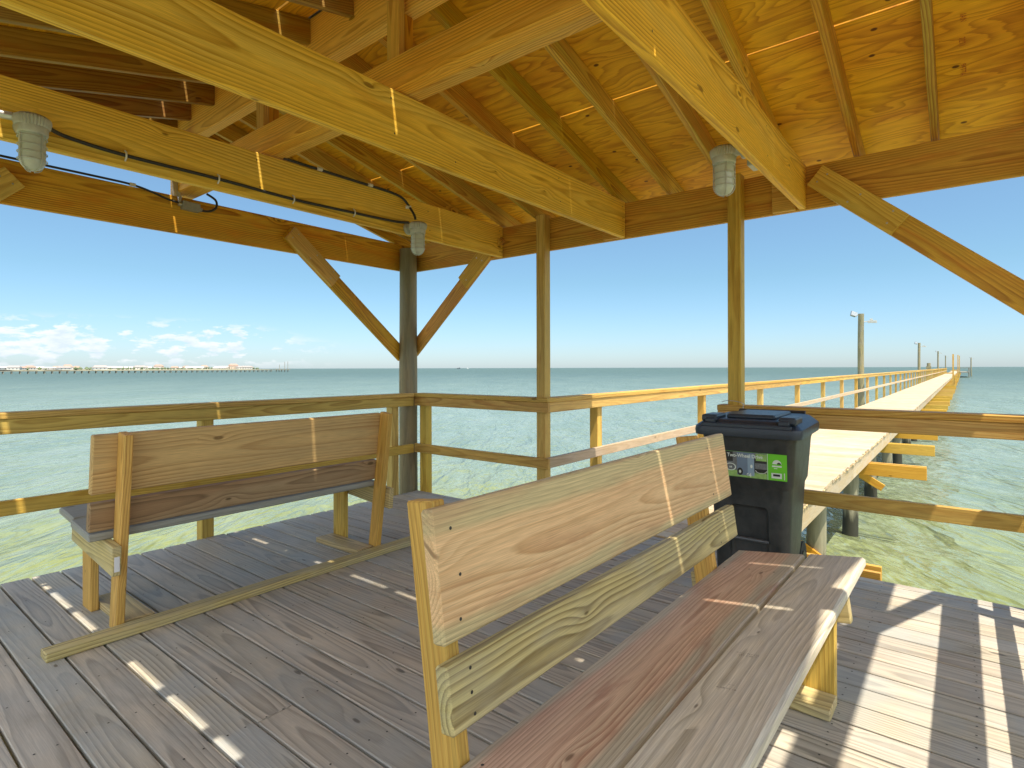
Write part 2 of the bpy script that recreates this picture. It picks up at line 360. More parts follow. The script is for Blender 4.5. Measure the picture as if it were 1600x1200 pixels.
# rafters
def rz(x): return 2.60+SL*((PX1-x) if x>XR else (x-PX0))
sl=Vector((1,0,SL)).normalized()
ry=[-.30+.406*i for i in range(13)]+[-.66,4.80]
ry=[.10+.406*k for k in range(-1,12)]+[-.66,4.80]
for y in ry:
    zc=.07
    yy=y+.019+random.uniform(-.01,.01)
    cut=-SL
    B('rafter',M_raft,pav,(1.918,yy,rz(1.918)+zc),(4.43,yy,rz(4.43)+zc),.14,.038,ch=.003,skew=(-SL,-SL),up=(0,0,1))
    B('rafter',M_raft_shaded,pav,(1.840,yy,rz(1.840)+zc),(-.60,yy,rz(-.60)+zc),.14,.038,ch=.003,skew=(-SL,-SL),up=(0,0,1))
# blocking between the rafters above the plate is left open; plywood sheets with real gaps
def sheet(x0,x1,y0,y1):
    z0=rz(x0)+.1445; z1=rz(x1)+.1445; m=MB()
    A=[Vector((x0,y0,z0)),Vector((x1,y0,z1)),Vector((x1,y1,z1)),Vector((x0,y1,z0))]
    n=(A[1]-A[0]).cross(A[2]-A[1]).normalized()*.0125
    if n.z<0: n=-n
    Bv=[a+n for a in A]; V=A+Bv; d=(A[1]-A[0]).normalized(); o=Vector((random.uniform(0,30),random.uniform(0,30)))
    F=[(0,1,2,3),(7,6,5,4),(0,4,5,1),(1,5,6,2),(2,6,7,3),(3,7,4,0)]
    c=sum(V,Vector())/8
    FF=[]
    for f in F:
        P=[V[i] for i in f]; nn=(P[1]-P[0]).cross(P[2]-P[0]); FF.append(f if nn.dot(sum(P,Vector())/4-c)>0 else f[::-1])
    m.add(V,FF,[((v.y)+o.x,(v-A[0]).dot(d)+o.y,0) for v in V]); return m.build('roof_panel',M_ply,pav)
ys=[rake0,.925,3.365,rake1]
for i in range(3):
    a,b_=ys[i]+.0015,ys[i+1]-.0015
    sheet(XR+.035,2.13,a,b_); sheet(2.142,3.20,a,b_); sheet(3.207,4.47,a,b_)
    sheet(XR-.035,1.645,a,b_); sheet(1.631,.472,a,b_); sheet(.442,-.62,a,b_)
m=MB()
for yy in (1.72,): m.board((.457,yy,rz(.457)+.165),(.457,yy+.42,rz(.457)+.165),.004,.07)
m.board((2.136,.28,rz(2.136)+.165),(2.136,rake1,rz(2.136)+.165),.004,.07)
m.build('seam_sun_block',M_box,pav)  # strips added over the seam gaps to block stray sun streaks
m=MB()
for s_ in (1,-1):
    m.poly([(XR,rake0,rz(XR)+.17),(XR+s_*.16,rake0,rz(XR)+.17-.04),(XR+s_*.16,rake0,rz(XR)+.175-.04),(XR,rake0,rz(XR)+.176)],(0,rake1-rake0,0))
m.build('ridge_cap',M_steel,pav)
# drip edge of dark roofing over the plywood
m=MB()
for (x0,x1) in ((4.48,3.212),(3.196,2.146),(2.126,XR+.04),(-.63,.436),(.479,1.624),(1.654,XR-.04)):
    z0=rz(x0)+.159; z1=rz(x1)+.159
    V=[(x0,rake0-.01,z0),(x1,rake0-.01,z1),(x1,rake1+.01,z1),(x0,rake1+.01,z0)]; V2=[(a,b_,c+.004) for a,b_,c in V]
    m.add(V+V2,[(0,1,2,3),(7,6,5,4),(0,4,5,1),(1,5,6,2),(2,6,7,3),(3,7,4,0)])
m.build('roof_covering',M_box,pav)
# corner poles and intermediate posts
def pole(x,y,z0,z1,r0,r1,name,mat,par,n=20,bend=.01):
    m=MB(); P=[];Rr=[]; k=14; ph=random.uniform(0,6)
    for i in range(k+1):
        t=i/k; P.append((x+bend*math.sin(ph+t*2.5),y+bend*math.cos(ph*1.3+t*2.1),z0+(z1-z0)*t)); Rr.append(r0+(r1-r0)*t+random.uniform(-.0015,.0015))
    m.tube(P,Rr,n); return m.build(name,mat,par)
for (x,y) in ((3.985,4.565),(-.27,4.565),(3.985,-.455),(-.27,-.455)):
    pole(x,y,-1.9,2.52,.100,.090,'corner_pole',M_pole,pav,24,.004)
for (x,y) in ((4.0445,2.8705),(4.0445,1.2315)):
    B('post',M_rail,pav,(x,y,-.30),(x,y,2.60),.089,.089,up=(0,1,0),ch=.004)
# knee braces, each with its scab
def brace(a,b_,up,nrm,w=.14):
    a=Vector(a);b_=Vector(b_); nrm=Vector(nrm)
    m=MB(); m.board(a,b_,w,.038,up=up,ch=.003); o=m.build('brace',M_beam2,pav)
    d=(b_-a).normalized(); e=a+d*.60
    m=MB(); m.board(a+nrm*.0385+d*.01+Vector(up)*.004,e+nrm*.0385+Vector(up)*.004,w,.037,up=up,ch=.002)
    uu=(Vector(up)-d*Vector(up).dot(d)).normalized(); m.screws([a+nrm*.0572+d*q+uu*h_ for q,h_ in ((.05,.03),(.07,-.035),(.28,.04),(.31,-.03),(.54,.03),(.52,-.04))],nrm,r=.006); m.build('brace_cleat',[M_gold,M_steel],o)
for s_,pxx in ((-1,3.90),(1,-.20)):
    for (yy,nr,zz) in ((4.637,(0,-1,0),0),(-.527,(0,1,0),0)):
        brace((pxx+s_*(1.24 if s_<0 else 1.03),yy,2.47),(pxx-s_*.06,yy,1.40),(s_*.67,0,-.75) if True else 0,nr)
for s_,pyy in ((-1,4.48),(1,-.37)):
    for (xx,nr) in ((4.067,(-1,0,0)),(-.347,(1,0,0))):
        brace((xx,pyy+s_*1.11,2.50),(xx,pyy-s_*.10,1.45),(0,s_*.65,-.76),nr)
# ------------------------------------------------------------------ deck
DX0,DX1,DY0,DY1=-.62,4.0,-.34,4.45
m=MB(); nm=MB(); x=.876-11*.1455+.0; 
pitch=.1455
k=0; xs=[]
x=.876
while x>DX0: x-=pitch
while x<DX1-.01:
    x2=min(x+pitch-.010,DX1); xs.append((x,x2)); x+=pitch
for (x,x2) in xs:
    j=[]; 
    cuts=[DY0+random.uniform(-.012,.006)]
    if random.random()<.35: cuts.append(.36+.406*random.choice((1,3,4,6,7)))
    cuts.append(DY1+random.uniform(-.01,.012))
    for a,b_ in zip(cuts,cuts[1:]):
        w=x2-x-random.uniform(0,.0025)
        m.board((x+w/2,a+.001,-.019+random.uniform(-.0008,.0008)),(x+w/2,b_-.001,-.019+random.uniform(-.0008,.0008)),.038,w,ch=.003)
    for jy in range(12):
        for q in (.28,.75):
            cx=x+(x2-x)*q+random.uniform(-.006,.006); cy=-.04+.406*jy+random.uniform(-.008,.008); r=.0037
            nm.add([(cx+r*math.cos(a),cy+r*math.sin(a),.0016) for a in [i*math.pi/4 for i in range(8)]],[tuple(range(8))],mi=0)
deck=m.build('deck',M_deck); tag(deck,'pier-head deck of weathered gray pine boards with dark gaps',kind='structure')
nails=nm.build('nail_heads',M_nail,deck); tag(nails,kind='stuff')
m=MB()
m.board((DX1+.0195,DY0-.02,-.14),(DX1+.0195,DY1+.02,-.14),.235,.036)
m.board((DX0,DY1-.03,-.14),(DX1,DY1-.03,-.14),.2,.036); m.board((DX0,DY0+.03,-.14),(DX1,DY0+.03,-.14),.2,.036)
for jy in range(11): m.board((DX0,.0+.406*jy-.04+.0,-.14),(DX1,.406*jy-.04,-.14),.2,.038)
for yy in (-.2,1.9,4.1): m.board((DX0,yy,-.37),(DX1+.1,yy,-.37),.24,.08)
m.build('deck_framing',M_cross,deck)
for (x,y) in ((1.9,-.2),(1.9,1.95),(1.9,4.1),(3.9,1.9),(0,1.9)): pole(x,y,-1.9,-.49,.12,.12,'deck_pile',M_pile,deck)

# ------------------------------------------------------------------ railings
def rail_y(name,y,x0,x1,side,posts,label,par=None,mat=M_rail):
    """rail running along X; side=+1: posts stand at +Y of the rail face y"""
    t=thing(name,((x0+x1)/2,y,0),label,'railing','railings round the deck'); s=side
    B('cap_rail',mat,t,(x0,y+s*.062,.994),(x1,y+s*.062,.994),.14,.038,up=(0,1,0),ch=.004)
    B('top_rail',mat,t,(x0,y+s*.019,.9295),(x1,y+s*.019,.9295),.089,.038,ch=.004)
    B('mid_rail',mat,t,(x0,y+s*.019,.4475),(x1,y+s*.019,.4475),.089,.038,ch=.004)
    for p in posts: B('rail_post',mat,t,(p,y+s*.083,-.25),(p,y+s*.083,.974),.089,.089,up=(1,0,0),ch=.004)
    return t
def rail_x(name,x,y0,y1,posts,label,mat=M_rail):
    t=thing(name,(x,(y0+y1)/2,0),label,'railing','railings round the deck')
    B('cap_rail',mat,t,(x+.062,y0,.994),(x+.062,y1,.994),.14,.038,up=(1,0,0),ch=.004)
    B('top_rail',mat,t,(x+.019,y0,.9295),(x+.019,y1,.9295),.089,.038,ch=.004)
    B('mid_rail',mat,t,(x+.019,y0,.4475),(x+.019,y1,.4475),.089,.038,ch=.004)
    for p in posts: B('rail_post',mat,t,(x+.085,p,-.25),(x+.085,p,.974),.089,.089,up=(0,1,0),ch=.004)
    return t
rail_y('railing',4.417,-.55,3.925,1,(.02,1.91,3.715),'long deck railing on the left, behind the bench that faces the open water')
def gapcap():pass
rail_x('railing',3.961,2.768,4.455,(4.37,),'short deck railing between the round corner pole and the walkway opening')
rail_x('railing',3.961,-.33,1.335,(),'deck railing behind the trash can, with a sunlit patch on its top boards')
rail_y('railing',-.31,-.55,3.955,-1,(.02,1.80,3.70),'deck railing along the sunny right side that throws bands of shade')

# ------------------------------------------------------------------ walkway pier
PL=225.; PYa,PYb=1.15,2.62
pier=thing('pier',(5,1.9,0),'long straight timber walkway pier running out to the horizon','pier')
m=MB(); x=4.045
while x<60:
    w=.140; o=random.uniform(-.012,.014); o2=random.uniform(-.015,.015)
    m.board((x+w/2,PYa-o,-.019+random.uniform(-.0015,.0015)),(x+w/2,PYb+o2,-.019),.038,w,ch=.003 if x<14 else .0015,up=(0,0,1)); x+=.1455
while x<PL:
    m.board((x+1.45,PYa,-.019),(x+1.45,PYb,-.019),.038,2.9,ch=.002); x+=2.905
m.build('walkway_boards',M_pier,pier)
# ragged sawn ends along the near edge
m=MB(); x=4.05
while x<22:
    a=random.uniform(.02,.07)
    if random.random()<.75: m.board((x,PYa-.008-random.uniform(0,.006),-.012-random.uniform(0,.012)),(x+a,PYa-.008,-.014-random.uniform(0,.01)),.012,.012,ch=.002)
    x+=random.uniform(.05,.2)
tag(m.build('splinters',M_splint,pier),kind='stuff')
m=MB()
for i in range(0,46):
    xa=4.05+i*4.8; m.board((xa,PYa+.03,-.14),(xa+4.795,PYa+.03,-.14),.2,.038)
m.build('edge_joist',M_pier,pier)
m=MB()
for i in range(0,46):
    xa=4.05+i*4.8; m.board((xa,PYb-.03,-.14),(xa+4.795,PYb-.03,-.14),.2,.038)
m.build('edge_joist',M_cross,pier)
m=MB(); m.board((4.05,1.85,-.14),(PL,1.85,-.14),.2,.038); m.build('middle_joist',M_cross,pier)
bents=[4.92]+[10.45+2.92*i for i in range(0,71)]
for i,x in enumerate(bents):
    yo=.45+random.uniform(-.04,.04)
    m=MB(); m.board((x,yo,-.33),(x,3.02,-.33),.19,.038,ch=.003); m.board((x+.17,yo+.01,-.335),(x+.17,3.0,-.335),.19,.038,ch=.003)
    m.build('crossbeam',M_cross,pier)
rest=MB()
for i,x in enumerate([4.92,7.67]+bents[1:]):
    for y in (1.45,2.45):
        xx=x+.085+random.uniform(-.02,.02); yj=y+random.uniform(-.04,.04); z1=-.245 if i!=0 else -.245
        if i<28: pole(xx,yj,-1.9,z1,.118,.105,'pile',M_pile,pier,16,.012)
        else: rest.tube([(xx,yj,-1.9),(xx,yj,z1)],[.115,.105],8)
o=rest.build('far_piles',M_pile,pier); tag(o,kind='stuff')
# diagonal sway braces under the first bents
for x in (7.62,13.3): B('sway_brace',M_beam2,pier,(x,1.24,-1.12),(x,2.6,-.3),.14,.038,up=(0,-.5,.8))
pr=thing('railing',(5,2.79,0),'long sunlit railing on the left side of the walkway pier','railing','railings round the deck')
RL=158.
def segs(a,b_,L):
    out=[];x=a
    while x<b_: out.append((x,min(x+L-.004,b_))); x+=L
    return out
for nm_,zc,w,t,up,yy in (('cap_rail',.994,.14,.038,(0,1,0),2.85),('top_rail',.9295,.089,.038,(0,0,1),2.809),('mid_rail',.4475,.089,.038,(0,0,1),2.809)):
    m=MB()
    for a,b_ in segs(4.002 if nm_!='cap_rail' else 4.10,RL,4.88): m.board((a,yy,zc+random.uniform(-.003,.003)),(b_,yy,zc+random.uniform(-.003,.003)),w,t,up=up,ch=.004)
    m.build(nm_,M_rail if nm_!='mid_rail' else M_pier,pr)
x=4.95
while x<RL:
    B('rail_post',M_rail,pr,(x,2.873,-.30),(x,2.873,.974),.089,.089,up=(1,0,0)); x+=2.93
# slanted stub pile beside the deck edge
sp=MB(); sp.tube([(4.95,1.20,-1.9),(4.93,1.20,-.9),(4.93,1.21,-.62)],[.13,.125,.02],18)
o=sp.build('stub_pile',M_pile,pier)

# light poles beside the pier
def light_pole(x,h,label,y=3.17,r=.125):
    t=thing('light_pole',(x,y,0),label,'light pole','light poles along the walkway pier')
    m=MB(); P=[];Rr=[]
    for i in range(15):
        q=i/14; P.append((x+.05*math.sin(q*3.),y+.06*math.sin(q*2.4)-.03,-1.9+(h+1.9)*q)); Rr.append(r*(1-.18*q))
    m.tube(P,Rr,18); m.build('pole',M_pole,t)
    tx,ty,_=P[-1]
    # left flood pair
    hd=MB(); c=Vector((tx-.1,ty+.19,h-.02)); hd.board(c+Vector((-.1,.13,.06)),c+Vector((.05,-.05,-.02)),.17,.06,up=(.2,0,1)); hd.board(c+Vector((.05,.16,.02)),c+Vector((.1,0,-.05)),.14,.05,up=(0,.3,1)); hd.tube([(tx,ty,h-.1),c],.018,8)
    hd.build('flood_head',M_steel,t)
    hd=MB(); c=Vector((tx,ty-.33,h-.30)); hd.tube([(tx,ty-.08,h-.33),c+Vector((0,.05,-.02))],.016,8); hd.board(c+Vector((0,.1,-.03)),c+Vector((0,-.20,-.045)),.16,.09,up=(1,0,0)); hd.board(c+Vector((0,.03,.05)),c+Vector((0,-.06,.05)),.07,.07)
    hd.build('flood_head',M_cast,t)
    return t
light_pole(26.33,3.40,'tallest looking, nearest round light pole with two floodlights beside the walkway pier')
light_pole(64.5,3.50,'second nearest light pole with floodlights beside the walkway pier')
light_pole(115.,3.82,'third light pole from the deck, thin and dark beside the pier')
light_pole(165.,3.9,'fourth light pole, just left of the bare reddish masts over the pier')
light_pole(205.,3.9,'farthest light pole, standing right of the pier end above the water',y=-1.75,r=.16)
# masts with braces on the right edge of the pier
for (x,y,h,l) in ((60.1,.66,2.34,'nearest and tallest bare mast on the right edge of the pier'),(97.,.55,2.9,'middle bare mast on the right edge of the pier'),(124.,.5,3.2,'farthest and shortest looking bare mast near the end of the pier')):
    t=thing('mast',(x,y,0),l,'mast','bare masts on the pier')
    B('mast_post',M_rail,t,(x,y,-.4),(x,y,h),.11,.11,up=(0,1,0))
    B('mast_brace',M_rail,t,(x+.1,y-.06,.62),(x+1.6,y-.06,-.2),.09,.04)
    B('mast_brace',M_rail,t,(x,y-.03,.75),(x,y+.8,.75),.09,.04)
# platform rails at the end of the pier
t=thing('end_platform',(190,0,0),'small platform of posts and rails right of the pier end','platform')
for x in (182,190,198,205): B('post',M_fpier,t,(x,-1.2,-1.9),(x,-1.2,1.1),.14,.14,up=(1,0,0))
B('rail',M_fpier,t,(182,-1.2,1.0),(205,-1.2,1.0),.15,.1); B('rail',M_fpier,t,(182,-1.2,.5),(205,-1.2,.5),.15,.1); B('floor',M_fpier,t,(182,0,-.1),(205,0,-.1),.2,2.6)
B('cross_rail',M_fpier,t,(190,1.2,1.0),(190,-1.8,1.0),.12,.1)
# short stump beyond the rail
t=MB(); t.tube([(86,3.3,-1.9),(86,3.3,1.75)],[.2,.19],12); t.board((85.6,3.3,1.2),(86.4,3.3,1.2),.3,.5)
tag(t.build('stump_pile',M_pole,None,loc=(86,3.3,0)),'short dark pile head just above the walkway railing','pile')

# ------------------------------------------------------------------ benches
def bench(name, origin, yaw, L, posts, seat0, seat1, zf, zr, mats, label, flip=1, wfront=.225, seatends=(0,0)):
    """local frame: u along bench, v from the rear feet towards the sitter, w up"""
    t=thing(name,origin,label,'bench'); O=Vector(origin); u=Vector((math.cos(yaw),math.sin(yaw),0)); v=Vector((-math.sin(yaw),math.cos(yaw),0))*flip
    def W(a,b_,c): return O+u*a+v*b_+Vector((0,0,c))
    lean=.143; top=.965; pw=.092
    ln=Vector((0,0,1))-v*lean; ln.normalize(); fw=v+Vector((0,0,lean)); fw.normalize()
    def bd(nm_,mat,a,b_,w,th,up,**k):
        scr=k.pop('scr',None)
        mm=MB(); mm.board(a,b_,w,th,up=up,**k)
        if scr:
            d_=(b_-a).normalized(); k_=d_.cross(up).normalized()
            for su in scr:
                for so_ in (-.36,-.02,.34):
                    for sg in (1,-1):
                        c_=a+d_*(su+random.uniform(-.01,.01))+Vector(up).normalized()*(so_+random.uniform(-.02,.02))*w+k_*sg*(th/2+.0006)
                        ring_=[c_+(d_*math.cos(q*math.pi/4)+Vector(up).normalized()*math.sin(q*math.pi/4))*.0042 for q in range(8)]
                        nn_=(ring_[1]-ring_[0]).cross(ring_[2]-ring_[0]); ring_=ring_ if nn_.dot(k_*sg)>0 else ring_[::-1]
                        mm.add(ring_,[tuple(range(8))],mi=1)
        return mm.build(nm_,[mat,M_nail],t)
    # rear posts (2x4 on edge, leaning back)
    for i,pu in enumerate(posts):
        mm=MB(); a=W(pu,pw/2,0); c=a+ln*(top/ln.z); mm.board(a,c,pw,.038,up=v,ch=.004,skew=(0,-.0)); mm.build('rear_post',mats['post'],t)
    f0=pw # front face of the posts at the floor
    def fr(z): return f0-lean*z
    # back boards
    zt=.965; hb=.286*ln.z
    cb=W(0,fr(zt-hb/2)+.0195,zt-hb/2-.003)
    bd('back_board',mats['top'],cb+u*0,cb+u*L,.286,.038,ln,ch=.006,pith=(0.0,.055),scr=posts)
    zl=.638; hl=.14*ln.z; cl=W(0,fr(zl-hl/2)+.0205,zl-hl/2)
    bd('back_board',mats['low'],cl-u*.002,cl+u*(L-.004),.14,.04,ln,ch=.006,scr=posts)
    # seat boards
    v1=f0-lean*zr+.004; v0=v1+.53-(0 if wfront>.22 else .03)
    sd=Vector((v*(v0-v1)+Vector((0,0,zf-zr)))).normalized(); sn=u.cross(sd); 
    if sn.z<0: sn=-sn
    base=W(0,v1,zr)-sn*.019
    wb=.286
    c1=base+sd*(wb/2); bd('seat_board',mats['seatb'],c1+u*seat0,c1+u*seat1,wb,.038,sd,ch=.006,pith=(0.0,.06),scr=[p-.03 for p in posts])
    c2=base+sd*(wb+.014+wfront/2)+sn*.003; bd('seat_board',mats['seatf'],c2+u*(seat0+.01),c2+u*(seat1+.008),wfront,.038,sd,ch=.009)
    # supports
    for i,pu in enumerate(posts):
        s_=-1 if i==0 else 1
        a=base+sd*(-.13)-sn*(.019+.0705); b2=base+sd*(wb+wfront-.02)-sn*(.019+.0705)
        ar=bd('seat_support',mats['arm'],a+u*(pu+s_*.0395),b2+u*(pu+s_*.0395),.14,.038,Vector((0,0,1)),ch=.004)
        if 'tag' in mats and i==0:
            mm=MB(); q=a+u*(pu+s_*.0395)-sd*.0016+Vector((0,0,-.012)); mm.board(q+Vector((0,0,-.035)),q+Vector((0,0,.035)),.022,.003,up=u,ch=.0005); mm.build('paper_tag',M_white,ar)
        # front leg, inside of the support
        lv=v0-.115; zt_=zr+(zf-zr)*(lv-v1)/(v0-v1)-.045
        bd('front_leg',mats['leg'],W(pu,lv,0),W(pu,lv,zt_),.135,.038,v,ch=.004)
        # floor skid, flat
        bd('skid',mats['skid'],W(pu-s_*.091,.02,.0195),W(pu-s_*.091,lv+.055+(0.02 if i else 0),.0195),.138,.036,u,ch=.004)
    return t,W
matsL=dict(post=M_gold,top=M_gold if False else M_pale,low=M_brown,seatb=M_grayb,seatf=M_grayb,arm=M_olive,leg=M_rail,skid=M_olive,tag=1)
matsR=dict(post=M_gold,top=M_red,low=M_olive,seatb=M_seat,seatf=M_seatf,arm=M_olive,leg=M_gold,skid=M_olive)
matsL['top']=wood('bench_tan_pine',(.68,.46,.18),(.40,.22,.07),contrast=.9,hue=(.50,.36,.16),huea=.6,freq=130,var=.06,knots=.55)
bL,WL=bench('bench',(.84,3.19,0),0.,1.66,(.118,1.665),.0,1.66,.535,.488,matsL,'wooden bench seen from behind, facing the water at the left railing',wfront=.235)
bR,WR=bench('bench',(.84,.885,0),R(-.6),1.83,(.06,1.61),.03,1.90,.48,.414,matsR,'nearest wooden bench with reddish back board and sunlit front seat edge',flip=-1,wfront=.215)
# strip along the feet of the far bench
bt=B('floor_timber',M_olive,None,(.655,3.135,.0205),(2.99,3.135,.0205),.094,.038,up=(0,1,0),ch=.004)
tag(bt,'long timber strip lying on the deck along the rear feet of the far bench','timber')

# faded mill stamps printed on two boards
def stamp(lines,size,O,ex,ey,mat,parent,jit=.0):
    O=Vector(O)-parent_world(parent); ex=Vector(ex).normalized(); ey=Vector(ey).normalized(); V=[];F=[]
    for k,(txt,dx,dy) in enumerate(lines):
        cu=bpy.data.curves.new('stamp','FONT'); cu.body=txt; cu.size=size; cu.resolution_u=3
        o=bpy.data.objects.new('tmp',cu); COL.objects.link(o); bpy.context.view_layer.update()
        me=bpy.data.meshes.new_from_object(o.evaluated_get(bpy.context.evaluated_depsgraph_get())); bpy.data.objects.remove(o)
        n=len(V)
        for v_ in me.vertices: V.append(O+ex*(v_.co.x+dx)+ey*(v_.co.y+dy))
        for p in me.polygons:
            if random.random()>jit: F.append(tuple(n+i for i in p.vertices))
    me=bpy.data.meshes.new('mill_stamp'); me.from_pydata(V,[],F); me.materials.append(mat)
    o=bpy.data.objects.new('mill_stamp',me); COL.objects.link(o); o.parent=parent; return o
xp=3.30; zp=rz(xp)+.1445-.0008
stamp([('9',0,0),('IAN',.10,.004),('2271',.26,0),('94TTA',.46,.004)],.034,(xp-.02,.012,zp),(1,0,-SL),(0,-1,0),M_inkr,pav,.12)
sf=[c for c in bR.children if c.name.startswith('seat_board')][-1]
def seatpt(a,q):   # point on the top face of the front seat board
    v1=.092-.143*.414+.004; v0=v1+.53-.03; dz=.48-.414; Ld=math.hypot(v0-v1,dz); t_=(.286+.014+q)/Ld
    return WR(a,v1+(v0-v1)*t_,.414+dz*t_+.0032+.0012)
e1=(seatpt(1.,.0)-seatpt(.9,.0)); e2=(seatpt(1.,.1)-seatpt(1.,.0))
stamp([('KD-HT  S-P-F',0,.013),('0 48 2 P73',.004,0)],.011,seatpt(.80,.10),tuple(-e2),tuple(e1),M_ink,sf,.35)
stamp([('T *',.012,.020),('4x 70 lb6m',0,0)],.011,seatpt(.60,.105),tuple(-e2),tuple(e1),M_ink,sf,.35)

# ------------------------------------------------------------------ lamps
def ring(c,r,rt,n=28,mi=0,mb=None,nn=6):
    mb.tube([(c[0]+r*math.cos(2*math.pi*i/n),c[1]+r*math.sin(2*math.pi*i/n),c[2]) for i in range(n)],rt,nn,mi=mi,closed=True)
def lamp(x,y,zt,label,side):
    """zt: top of the ribbed cap; side: direction (dx,dy) towards the mounting beam"""
    t=thing('caged_lamp',(x,y,zt),label,'lamp','caged lamps under the roof')
    m=MB(); m.lathe((x,y,zt),[(.001,0),(.030,0),(.052,-.006),(.060,-.012)],64); m.lathe((x,y,zt),[(.060,-.012),(.069,-.018),(.070,-.030),(.066,-.050),(.062,-.058)],64,rib=1,ribd=.09,smooth=False)
    m.lathe((x,y,zt),[(.058,-.056),(.057,-.085),(.054,-.092),(.045,-.092)],48); m.build('cap',M_cast,t)
    g=MB(); pr_=[(.046,-.088),(.048,-.11),(.048,-.20)]+[(.048*math.cos(a),-.20-.050*math.sin(a)) for a in [R(15*i) for i in range(1,6)]]+[(.0005,-.250)]
    g.lathe((x,y,zt),pr_,40); g.build('globe',M_globe,t)
    c=MB()
    for dz in (-.105,-.140,-.172,-.204): ring((x,y,zt+dz),.0525,.0024,mb=c)
    for k in range(4):
        a=k*math.pi/2+.5; ca,sa=math.cos(a),math.sin(a)
        P=[(x+.0525*ca,y+.0525*sa,zt-.09),(x+.0525*ca,y+.0525*sa,zt-.15),(x+.0525*ca,y+.0525*sa,zt-.205)]
        for b_ in (20,40,60,80): P.append((x+.0525*ca*math.cos(R(b_)),y+.0525*sa*math.cos(R(b_)),zt-.205-.050*math.sin(R(b_))))
        c.tube(P,.0024,6)
    c.build('cage',M_cast,t)
    s=Vector((side[0],side[1],0)); b=MB(); p=Vector((x,y,zt-.035)); b.tube([p+s*.04,p+s*.088],.026,16); b.lathe(p+s*.088,[(.0,0),(.046,0),(.048,.004),(.048,.022)],28,axis=s)
    b.build('mount',M_cast,t); return t
yC=3.36
l1=lamp(.645,yC-.112,2.405,'largest looking caged lamp, at the far left on the beam above the water',(0,1))
l2=lamp(2.93,yC-.112,2.385,'smallest looking caged lamp, near the round corner pole',(0,1))
l3=lamp(2.945,.955,2.40,'caged lamp hanging beside the top of the post behind the trash can',(0,-1))
m=MB(); m.board((3.02,.850,2.345),(3.13,.850,2.345),.085,.03,ch=.004); m.build('bracket',M_cast,l3)
# cables
def smooth_path(P,n=6):
    P=[Vector(p) for p in P]; out=[]
    for i in range(len(P)-1):
        p0=P[max(i-1,0)];p1=P[i];p2=P[i+1];p3=P[min(i+2,len(P)-1)]
        for k in range(n):
            t_=k/n; out.append(.5*((2*p1)+(-p0+p2)*t_+(2*p0-5*p1+4*p2-p3)*t_*t_+(-p0+3*p1-3*p2+p3)*t_**3))
    out.append(P[-1]); return out
yc=yC-.012
cb=thing('cable',(1.8,yC,2.4),'black cable clipped along the beam between the two left caged lamps','cable')
m=MB(); m.tube(smooth_path([(.705,yC-.09,2.375),(.80,yc-.01,2.375),(1.042,yc,2.362),(1.5,yc,2.362),(1.963,yc,2.353),(2.425,yc,2.364),(2.78,yc-.01,2.374),(2.86,yC-.09,2.370)]),.0095,10); m.build('conduit',M_cable,cb)
for x,z in ((1.036,2.362),(1.497,2.363),(1.963,2.353),(2.425,2.365)):
    m=MB(); m.tube([(x,yc+.008,z+.026),(x,yc-.012,z+.013),(x,yc-.013,z),(x,yc-.012,z-.013),(x,yc+.008,z-.026)],.0045,6); m.build('clip',M_clip,cb)
cb=thing('cable',(2.5,yC,2.6),'black cable bending from the top of the beam down to the small lamp','cable')
m=MB(); m.tube(smooth_path([(1.9,yc+.0,2.597),(2.1,yc,2.594),(2.56,yc,2.590),(2.74,yc,2.588),(2.85,yc-.01,2.568),(2.905,yc-.03,2.510),(2.918,yC-.085,2.44),(2.92,yC-.095,2.405)]),.0095,10); m.build('conduit',M_cable,cb)
for x,z in ((2.15,2.592),(2.56,2.589),(2.906,2.505)):
    m=MB(); m.tube([(x-.02,yc-.012,z),(x+.012,yc-.014-(.025 if x>2.8 else 0),z)],.013,8); m.build('clip',M_clip,cb)
cb=thing('cable',(1.2,PY1,2.6),'thin black cable along the top of the far gable beam to the gray box','cable')
m=MB(); m.tube(smooth_path([(-.2,PY1-.01,2.588),(.76,PY1-.01,2.59),(1.3,PY1-.012,2.592),(1.48,PY1-.014,2.588),(1.60,PY1-.02,2.565),(1.70,PY1-.03,2.535),(1.79,PY1-.035,2.522)]),.008,8); m.build('conduit',M_cable,cb)
m=MB(); m.tube(smooth_path([(1.925,PY1-.035,2.50),(1.99,PY1-.04,2.502),(2.045,PY1-.045,2.54),(2.045,PY1-.04,2.60),(2.00,PY1+.01,2.65)]),.009,8); m.build('conduit',M_cable,cb)
m=MB(); m.board((1.46,PY1-.012,2.590),(1.50,PY1-.012,2.590),.02,.024); m.build('clip',M_clip,cb)
jb=thing('junction_box',(1.86,PY1-.03,2.51),'small gray electrical box screwed below the bearing beam end','junction box')
m=MB(); m.board((1.80,PY1-.03,2.515),(1.925,PY1-.03,2.510),.062,.055,ch=.004); m.build('box',M_box,jb)
m=MB(); m.tube([(1.775,PY1-.03,2.515),(1.80,PY1-.03,2.515)],.016,12); m.tube([(1.925,PY1-.03,2.505),(1.945,PY1-.03,2.503)],.016,12); m.lathe((1.785,PY1-.03,2.57),[(.0,.012),(.012,.01),(.014,0),(.012,-.04)],14); m.build('fitting',M_steel,jb)
m=MB(); m.board((1.725,PY1-.045,2.63),(1.785,PY1-.045,2.63),.13,.004,ch=.001); m.build('metal_plate',M_steel,pav)
cb=MB(); cb.tube([(.585,yC-.085,2.385),(.53,yC-.06,2.387)],.018,14); cb.tube([(.55,yC-.065,2.387),(.49,yC-.03,2.388)],.013,12)
cb.build('conduit_fitting',M_steel,l1)
